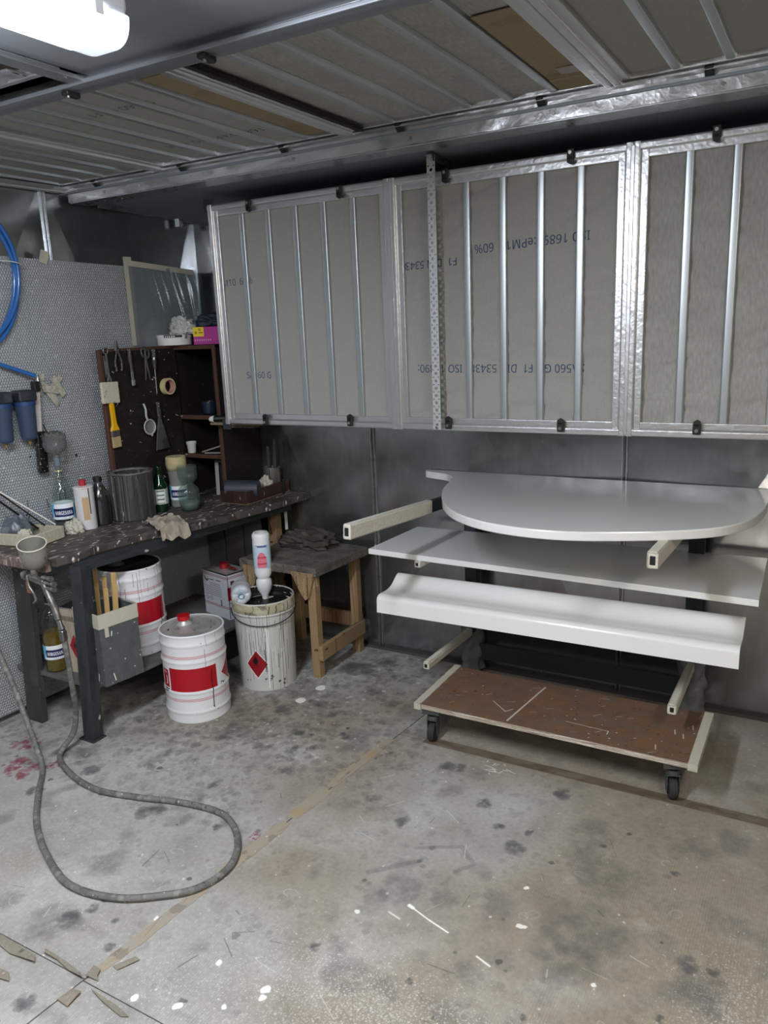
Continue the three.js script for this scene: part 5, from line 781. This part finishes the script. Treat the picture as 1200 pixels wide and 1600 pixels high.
{ // spray gun hooked over the near corner
  const t = thing('spray_gun', 'grey gravity-feed spray gun with an open cup at the near bench corner', 'spray gun', [-2.6, 0.815, -1.84]);
  const cupM = std({ map: grime(256, 256, [134, 132, 124], { patches: [[24, [116, 114, 106], 8, 30, .4]], spots: [[16, [66, 64, 60], 1.5, 5]] }, 143), roughness: 0.55 });
  const cup = new THREE.Group(); cup.name = 'cup'; t.add(cup); cup.position.set(-0.03, -0.003, 0.0); cup.rotation.set(0.35, 0.4, -0.28);
  part(cup, 'cup_wall', lathe([[0.012, -0.012], [0.03, -0.004], [0.046, 0.02], [0.051, 0.05], [0.0525, 0.098], [0.0505, 0.1], [0.049, 0.05], [0.044, 0.022], [0.02, 0.002], [0, 0.0]], 44), cupM); part(cup, 'rim', new THREE.TorusGeometry(0.052, 0.0026, 8, 44).rotateX(PI / 2).translate(0, 0.099, 0), std({ color: 0xc9c5b4, roughness: 0.45 })); part(cup, 'residue', lathe([[0, 0.022], [0.03, 0.024], [0.0445, 0.028]], 30), std({ color: 0x55504e, roughness: 0.4 }));
  const gm = std({ map: grime(128, 128, [128, 126, 120], { patches: [[30, [84, 82, 78], 4, 16, .5], [20, [170, 168, 160], 3, 10, .5]] }, 144), metalness: 0.7, roughness: 0.42 });
  const bx = [1, 0, 0];
  part(t, 'body', merge([bar([-0.055, -0.045, 0.02], [0.05, -0.055, 0.03], 0.026, 0.026, .008), cyl(0.012, 0.014, 0.04, 20, -0.02, -0.024, 0.02)]), gm);
  part(t, 'air_cap', merge([cyl(0.018, 0.02, 0.022, 24).rotateZ(PI / 2).translate(-0.07, -0.043, 0.02), cyl(0.01, 0.012, 0.014, 18).rotateZ(PI / 2).translate(-0.087, -0.041, 0.02)]), gm);
  for (const [y, L] of [[-0.035, 0.045], [-0.055, 0.06], [-0.075, 0.055]]) { const k = part(t, 'control_knob', merge([cyl(0.008, 0.008, L, 16).rotateZ(PI / 2).translate(0.06 + L / 2 - .02, y, 0.03), cyl(0.0105, 0.0105, 0.014, 16).rotateZ(PI / 2).translate(0.04 + L, y, 0.03)]), gm); }
  part(t, 'trigger', tube([[-0.03, -0.03, 0.045], [-0.02, -0.07, 0.05], [0.0, -0.1, 0.048], [0.004, -0.125, 0.046], [-0.012, -0.14, 0.045]], 0.005, 18, 8), gm);
  part(t, 'handle', tube([[0.04, -0.06, 0.028], [0.06, -0.1, 0.03], [0.085, -0.15, 0.03], [0.1, -0.195, 0.03]], 0.0125, 20, 12), gm); part(t, 'air_inlet', merge([cyl(0.011, 0.011, 0.03, 6).rotateZ(0.25).translate(0.105, -0.212, 0.03), cyl(0.014, 0.014, 0.012, 6).rotateZ(0.25).translate(0.11, -0.228, 0.03)]), chrome);
  part(t, 'red_tag', box(0.022, 0.045, 0.004, 0.001, -0.06, -0.09, 0.025), std({ color: 0x8a5a4c, roughness: 0.7 }));
}
{ // air hose from the gun, looping over the floor
  const pts = [[-2.487, 0.58, -1.81], [-2.49, 0.52, -1.815], [-2.505, 0.42, -1.83], [-2.53, 0.3, -1.85], [-2.575, 0.17, -1.88], [-2.605, 0.08, -1.875], [-2.625, 0.018, -1.82], [-2.494, 0.015, -1.747], [-2.282, 0.015, -1.705], [-2.086, 0.015, -1.741], [-1.937, 0.015, -1.783], [-1.738, 0.015, -1.796], [-1.614, 0.015, -1.72], [-1.54, 0.015, -1.597], [-1.561, 0.015, -1.474], [-1.642, 0.015, -1.396], [-1.759, 0.015, -1.328], [-1.93, 0.015, -1.304], [-2.113, 0.015, -1.364], [-2.296, 0.015, -1.461], [-2.47, 0.015, -1.6], [-2.6, 0.02, -1.715], [-2.7, 0.16, -1.75], [-2.807, 0.3, -1.78], [-2.95, 0.45, -1.82], [-3.09, 0.62, -1.86]];
  const g = tube(pts, 0.0115, 420, 10), m = std({ map: (() => { const t = grime(1024, 64, [104, 104, 100], { patches: [[120, [82, 82, 80], 4, 18, .5], [80, [136, 134, 128], 3, 14, .5]], spots: [[30, [190, 188, 180], 1, 4], [50, [60, 60, 58], 1, 5]] }, 145); t.repeat.set(5, 1); return t; })(), roughness: 0.6 });
  const h = thing('air_hose', 'grimy grey air hose looping over the cardboard floor from the spray gun', 'hose'); part(h, 'tube', roughen(g, 0.0012, 24, 1), m);
  for (const i of [0, 1]) part(h, 'fitting', bar(pts[0], [-2.4895, 0.53, -1.8125], 0.026, 0.026, 0.008), chrome);
}
{ // low tray wrapped in masking tape, with stir sticks
  const t = thing('tape_tray', 'low tray wrapped in masking tape at the near end of the bench', 'tray', [-2.965, BY, -2.05], 0.18);
  const tm = std({ map: grime(256, 128, [178, 172, 150], { strokes: [[40, [140, 134, 112], 3, 50, PI / 2, .6], [24, [220, 216, 196], 4, 40, PI / 2, .8], [10, [90, 80, 66], 2, 30, PI / 2, .6]] }, 146), roughness: 0.6 });
  for (const [x, z, w, d] of [[0, 0.08, 0.26, 0.012], [0, -0.08, 0.26, 0.012], [-0.125, 0, 0.012, 0.16], [0.125, 0, 0.012, 0.16]]) part(t, 'side', roughen(boxUV(new RoundedBoxGeometry(w, 0.052, d, 6, 0.004).translate(x, 0.028, z), 0.1), 0.004, 30, x + z), tm);
  part(t, 'base', box(0.25, 0.006, 0.16, 0.001, 0, 0.004, 0), std({ color: 0x3a3836, roughness: 0.7 }));
}
{ const black = std({ map: grime(64, 512, [22, 22, 22], { spots: [[30, [220, 218, 212], 1, 3]] }, 147), roughness: 0.25 });
  const white = std({ map: grime(64, 512, [214, 212, 204], { spots: [[14, [40, 40, 40], 1, 3]], strokes: [[10, [180, 176, 166], 3, 60, PI / 2, .6]] }, 148), roughness: 0.35 });
  const a = bar([-2.93, 0.87, -2.17], [-3.0, 1.07, -1.955], 0.026, 0.007), b = bar([-2.965, 0.862, -2.11], [-3.02, 1.065, -1.925], 0.022, 0.008), c = bar([-2.945, 0.865, -2.14], [-3.03, 1.06, -1.975], 0.018, 0.006);
  single('stir_stick', 'white-coated stirring stick leaning across the taped tray', 'stick', a, white); single('stir_stick', 'thick black paint-coated stick leaning in the taped tray', 'stick', b, black); single('stir_stick', 'thin black paint-coated stick behind the white stick in the tray', 'stick', c, black); }
single('respirator_shell', 'grey-blue smeared plastic shell lying in the taped tray', 'shell', lump(0.13, 0.1, 0.1, 0.12, 1.2, 21, 40), std({ map: grime(128, 128, [88, 96, 104], { patches: [[14, [60, 66, 72], 6, 20, .5], [10, [130, 136, 140], 4, 12, .5]] }, 149), roughness: 0.35 }), [-3.0, BY + 0.012, -2.03], 0.3);
single('tape_wad', 'crumpled wad of used masking tape beside the bottle foot', 'tape', lump(0.075, 0.055, 0.06, 0.6, 2.6, 31, 36), maskTape, [-2.885, BY, -2.235]);
single('tape_wad', 'small wad of masking tape in the taped tray under the sticks', 'tape', lump(0.06, 0.05, 0.05, 0.6, 2.6, 33, 30), maskTape, [-2.93, BY + 0.01, -2.02]);
{ // wooden drawer tray at the far end
  const t = thing('wooden_tray', 'reddish brown wooden drawer tray at the far end of the bench', 'tray', [-2.566, BY, -3.12]);
  const m = std({ map: grime(512, 128, [58, 36, 32], { patches: [[30, [44, 28, 26], 6, 26, .4]], drips: [[16, [214, 208, 198], 1.5, 4, .1, .5, .9]], spots: [[20, [200, 194, 184], 1, 3]] }, 151), roughness: 0.5 });
  for (const [x, z, w, d] of [[0, 0.172, 0.165, 0.014], [0, -0.172, 0.165, 0.014], [0.076, 0, 0.014, 0.33], [-0.076, 0, 0.014, 0.33]]) part(t, 'side', box(w, 0.062, d, 0.002, x, 0.035, z), m);
  part(t, 'base', box(0.166, 0.01, 0.356, 0.002, 0, 0.006, 0), std({ map: rep(woodTex([140, 122, 92], 12), 2, 1), roughness: 0.8 }));
}
{
  const t = thing('tube_can', 'dark blue-grey open tube lying in the wooden tray', 'can', [-2.565, BY + 0.066, -3.01], 0.0); t.rotation.order = 'YXZ'; t.rotation.set(0, 0.42, PI / 2 - 0.02);
  const m = std({ map: grime(256, 256, [54, 60, 68], { patches: [[30, [78, 84, 90], 6, 24, .4], [20, [38, 42, 48], 6, 20, .5]] }, 152), roughness: 0.5 });
  part(t, 'wall', lathe([[0.04, 0.08], [0.044, 0.084], [0.045, 0.08], [0.045, -0.085], [0.042, -0.088], [0, -0.088], [0, -0.082], [0.04, -0.078], [0.04, 0.08]], 40), m);
}
single('paper_towel', 'crumpled white paper towel in the wooden tray beside the lying tube', 'paper', lump(0.08, 0.085, 0.08, 0.5, 2.2, 44, 40), std({ color: 0xb8b2a4, roughness: 0.9 }), [-2.53, BY + 0.012, -3.16]);
{
  const t = thing('brush_tin', 'grimy upright tin holding brushes at the back of the wooden tray', 'tin', [-2.545, BY + 0.012, -3.235]);
  part(t, 'wall', lathe([[0, 0], [0.042, 0], [0.044, 0.004], [0.043, 0.125], [0.046, 0.13], [0.042, 0.132], [0.041, 0.01], [0, 0.008]], 36), std({ map: grime(256, 256, [104, 100, 94], { patches: [[24, [74, 70, 66], 6, 24, .5]], drips: [[30, [150, 146, 138], 1.5, 4, .1, .5, .7], [20, [56, 52, 50], 1.5, 4, .1, .5, .8]] }, 153), metalness: 0.3, roughness: 0.5 }));
}
single('slim_brush', 'slim grey brush handle standing in the upright tin, taller of two', 'brush', bar([-2.535, BY + 0.03, -3.235], [-2.525, BY + 0.29, -3.25], 0.018, 0.008, .003), grimyGrip); single('slim_brush', 'shorter brush handle standing in the upright tin', 'brush', bar([-2.56, BY + 0.03, -3.23], [-2.565, BY + 0.25, -3.24], 0.014, 0.01, .003), grimyGrip);
single('paint_strip', 'hanging strip of dried paint, black then white, on the tray corner', 'strip', (() => { const g = new THREE.BoxGeometry(0.016, 0.27, 0.004, 3, 24, 1).translate(0, -0.135, 0); return roughen(boxUV(g, 0.27), 0.006, 20, 3); })(), std({ map: canvasTex(32, 256, (g, w, h) => { g.fillStyle = rgb(206, 204, 198); g.fillRect(0, 0, w, h); g.fillStyle = rgb(34, 34, 34); g.fillRect(0, 0, w, .42 * h); }, 10), roughness: 0.4 }), [-2.479, BY + 0.075, -3.24], 1.3);

// ---------------------------------------------------------------- things on the side wall
{ // textured film hung over the lower wall
  const hexBump = dataTex(256, 256, (u, v) => { const X = u * 8, Yv = v * 8, row = Math.floor(Yv); const fx = (X + (row % 2) * 0.5) % 1 - 0.5, fy = Yv % 1 - 0.5; const d = Math.hypot(fx, fy); const k = d < 0.42 ? Math.sqrt(1 - (d / 0.42) ** 2) : 0; return [255 * k, 255 * k, 255 * k]; }, false);
  const L = 3.0, H = 1.98, g = new THREE.BoxGeometry(L, H, 0.002, 120, 60, 1).translate(0, H / 2, 0), p = g.attributes.position;
  for (let i = 0; i < p.count; i++) { const x = p.getX(i), y = p.getY(i); p.setZ(i, p.getZ(i) + 0.004 * fbm(x * 2.2, y * 1.3, 3, 3) + 0.002 * fbm(x * 8, y * 5, 5, 2)); p.setY(i, y + smooth(1.7, 1.98, y) * 0.026 * (-x)); }
  g.computeVertexNormals();
  const speck = grime(1024, 1024, [178, 183, 186], { patches: [[80, [166, 170, 172], 20, 90, .25], [50, [188, 192, 193], 20, 80, .25]], spots: [[260, [222, 224, 222], .8, 3]], draw: (q, w, h) => { for (let i = 0; i < 190; i++) { const x = rr(0, w), y = h * (0.42 + 0.19 * Math.pow(rnd(), 0.7)); blob(q, x, y, rr(1, 3.6), i % 5 ? rgb(220, 220, 216) : rgb(36, 36, 36), 7); if (i % 4 === 0) drip(q, x, y, rr(1, 2.5), rr(10, 70), i % 8 ? rgb(40, 40, 40, .7) : rgb(216, 216, 210, .8)); } }, grain: 14 }, 161);
  const film = phys({ map: rep(speck, 1 / L * 1, 1), metalness: 0.4, roughness: 0.36, bumpMap: rep(hexBump, 1 / 0.096, 1 / 0.096), bumpScale: 0.0022 });
  const uv = g.attributes.uv; for (let i = 0; i < p.count; i++) uv.setXY(i, p.getX(i), p.getY(i)); film.map.repeat.set(1 / 2, 1 / 2); film.map.offset.set(0.3, 0.0);
  const at = onWall(0.06 + L / 2, 0.04, 0.044), t = thing('bubble_film', 'grey dimpled film sheet covering the lower side wall behind the bench', 'film', at, wallTurn); part(t, 'sheet', g, film);
}
const wallThing = (name, label, cat, s, y, d) => { const t = thing(name, label, cat, onWall(s, y, d), wallTurn); return t; };
{ // masking tape frame and clear film on the side wall; local x runs towards the corner
  single('masking_tape', 'long vertical strip of masking tape on the side wall above the cabinet', 'tape', roughen(boxUV(new THREE.BoxGeometry(0.048, 0.42, 0.0015, 6, 40, 1).translate(0, -0.2, 0), 0.1), 0.003, 14, 2), maskTape, onWall(0.504, 2.025, 0.056), wallTurn);
  const h = single('masking_tape', 'long sagging horizontal strip of masking tape holding up the clear film', 'tape', roughen(boxUV(new THREE.BoxGeometry(0.42, 0.026, 0.0015, 40, 4, 1).translate(0.2, 0, 0), 0.1), 0.003, 14, 5), maskTape, onWall(0.5, 2.005, 0.064), wallTurn); h.rotation.z = -0.075;
  const b = single('masking_tape', 'short folded scrap of masking tape on the seam of the side wall', 'tape', roughen(boxUV(new THREE.BoxGeometry(0.04, 0.055, 0.0015, 6, 6, 1), 0.1), 0.004, 24, 8), maskTape, onWall(0.95, 2.012, 0.058), wallTurn); b.rotation.z = -0.35;
  const g = new THREE.BoxGeometry(0.44, 0.4, 0.0008, 90, 30, 1).translate(0, -0.2, 0), p = g.attributes.position;
  for (let i = 0; i < p.count; i++) { const x = p.getX(i), y = p.getY(i), k = smooth(-0.25, 0.22, x); p.setZ(i, p.getZ(i) + k * 0.018 * Math.abs(fbm((x + y * 0.25) * 16, y * 1.6, 2, 2)) * 2); }
  g.computeVertexNormals();
  single('clear_film', 'clear plastic film hanging in folds from the masking tape in the corner', 'film', g, phys({ color: 0xdfe4e6, roughness: 0.12, transmission: 0.9, thickness: 0 }), onWall(0.285, 1.99, 0.06), wallTurn);
}
{ // blue hose coil
  const pts = []; const n = 150; for (let i = 0; i <= n; i++) { const a = 0.9 + i / n * 2 * PI * 3.1, r = 0.285 - 0.012 * Math.sin(i * 0.21) - 0.004 * i / n * 3; pts.push([r * Math.cos(a), r * Math.sin(a) * 1.12, 0.02 + 0.028 * (i / n) + 0.006 * Math.sin(a * 2)]); }
  const t = wallThing('coiled_air_hose', 'bright blue coiled air hose hanging on the side wall above the filters', 'hose', 1.385, 1.93, 0.045);
  const blue = phys({ color: 0x2b64aa, roughness: 0.25, clearcoat: 0.4 });
  part(t, 'coil', tube(pts, 0.0085, 360, 9), blue);
  part(t, 'tail', tube([[0.05, -0.325, 0.045], [0.14, -0.36, 0.04], [0.215, -0.39, 0.045], [0.285, -0.42, 0.06]], 0.009, 40, 9), blue);
  part(t, 'tie', tube([[0.2, 0.06, 0.01], [0.25, 0.05, 0.075], [0.3, 0.04, 0.06], [0.32, 0.03, 0.015]], 0.002, 20, 6), std({ color: 0xd8d8d4, roughness: 0.4 })); part(t, 'hook', bar([0, 0.33, -0.018], [0, 0.33, 0.08], .012, .012), chrome);
}
function airFilter(label, s) {
  const t = wallThing('air_filter', label, 'air filter', s, 1.24, 0.1);
  part(t, 'head', box(0.085, 0.05, 0.075, 0.01, 0, 0.19, 0), std({ map: grime(128, 128, [38, 42, 50], { patches: [[20, [60, 64, 72], 4, 16, .5]] }, 171 + s * 10), roughness: 0.5 }));
  part(t, 'collar', cyl(0.045, 0.045, 0.018, 28, 0, 0.158, 0), std({ color: 0x24406c, roughness: 0.4 }));
  part(t, 'bowl', lathe([[0, 0.0], [0.02, 0.0], [0.031, 0.006], [0.034, 0.02], [0.042, 0.15], [0.04, 0.15]], 30), phys({ color: 0x5a6c8c, roughness: 0.3, transmission: 0.6, thickness: 0 }));
  part(t, 'element', cyl(0.016, 0.016, 0.09, 18, 0, 0.085, 0), std({ color: 0x8c8474, roughness: 0.7 })); part(t, 'drain', cyl(0.008, 0.006, 0.02, 14, 0, -0.008, 0), std({ color: 0x8a7a4a, metalness: 0.5, roughness: 0.5 }));
  part(t, 'bracket', box(0.05, 0.03, 0.04, 0.002, 0, 0.2, -0.045), steel);
}
airFilter('blue-bowled compressed air filter beside the hanging black brush', 1.165); airFilter('compressed air filter at the picture edge, further from the hanging black brush', 1.275);
{ // long brush hanging from the tape
  const t = wallThing('long_brush', 'long paint-caked brush hanging on the side wall, white handle and black bristles', 'brush', 1.085, 1.47, 0.08);
  part(t, 'handle', bar([0, 0.0, 0], [-0.02, -0.215, 0.0], 0.026, 0.014, .004), std({ map: grime(64, 256, [206, 200, 192], { spots: [[20, [30, 30, 30], 2, 5]] }, 181), roughness: 0.4 }));
  part(t, 'bristles', roughen(boxUV(bar([-0.016, -0.2, 0], [-0.03, -0.385, 0.004], 0.046, 0.026, .008), 0.1), 0.006, 40), std({ map: grime(128, 256, [20, 20, 20], { spots: [[30, [214, 212, 206], 1, 4]], strokes: [[30, [50, 50, 50], 2, 60, PI / 2, .6]] }, 182), roughness: 0.25 }));
  part(t, 'fitting', merge([cyl(0.008, 0.01, 0.035, 12, 0.004, 0.018, 0.01), cyl(0.012, 0.012, 0.01, 6, 0.004, 0.0, 0.01)]), chrome); part(t, 'clamp', roughen(box(0.03, 0.045, 0.03, 0.005, -0.012, -0.006, 0.01), 0.004, 50), blackPlastic);
}
{ // fan of masking tape scraps behind it
  const t = wallThing('tape_bunch', 'bunch of cream masking tape ends stuck on the wall behind the long brush', 'tape', 1.02, 1.45, 0.055);
  for (const [x, y, a, L] of [[-0.03, 0.02, 1.2, .1], [0.0, 0.0, -0.5, .11], [0.03, -0.01, -0.2, .12], [0.05, 0.005, -1.0, .1], [0.04, 0.02, 0.7, .09], [0.01, -0.03, -0.9, .12]]) { const g = part(t, 'tape_end', roughen(boxUV(new THREE.BoxGeometry(L, 0.03, 0.0015, 12, 4, 1), 0.1), 0.012, 16, x * 90), maskTape); g.position.set(x, y, 0.006 + x * 0.1); g.rotation.z = a; g.rotation.y = 0.2; }
}

{ // offcuts tucked under the corner of the filter bank
  single('wood_offcut', 'flat wooden offcut sticking out from the cabinet under the filter bank corner', 'offcut', box(0.3, 0.012, 0.06, 0.002), std({ map: rep(woodTex([128, 112, 88], 19), 3, 1), roughness: 0.8 }), [-2.535, 1.222, -2.99], 0.1);
  single('wood_offcut', 'short lower wooden offcut beneath the longer one under the filter bank', 'offcut', box(0.17, 0.012, 0.05, 0.002), std({ map: rep(woodTex([92, 82, 68], 23), 3, 1), roughness: 0.8 }), [-2.52, 1.208, -3.0], 0.05);
  const t = thing('paint_roller', 'small white-ended paint roller lying on the wooden offcut at the cabinet edge', 'roller', [-2.655, 1.243, -2.99], 0.5); part(t, 'sleeve', cyl(0.016, 0.016, 0.06, 20).rotateZ(PI / 2), blackPlastic); part(t, 'cover_end', lump(0.035, 0.03, 0.03, 0.2, 2, 3, 20, false).translate(-0.035, 0, 0), std({ color: 0xd6d6d2, roughness: 0.6 }));
}
renderer.render(scene, camera);
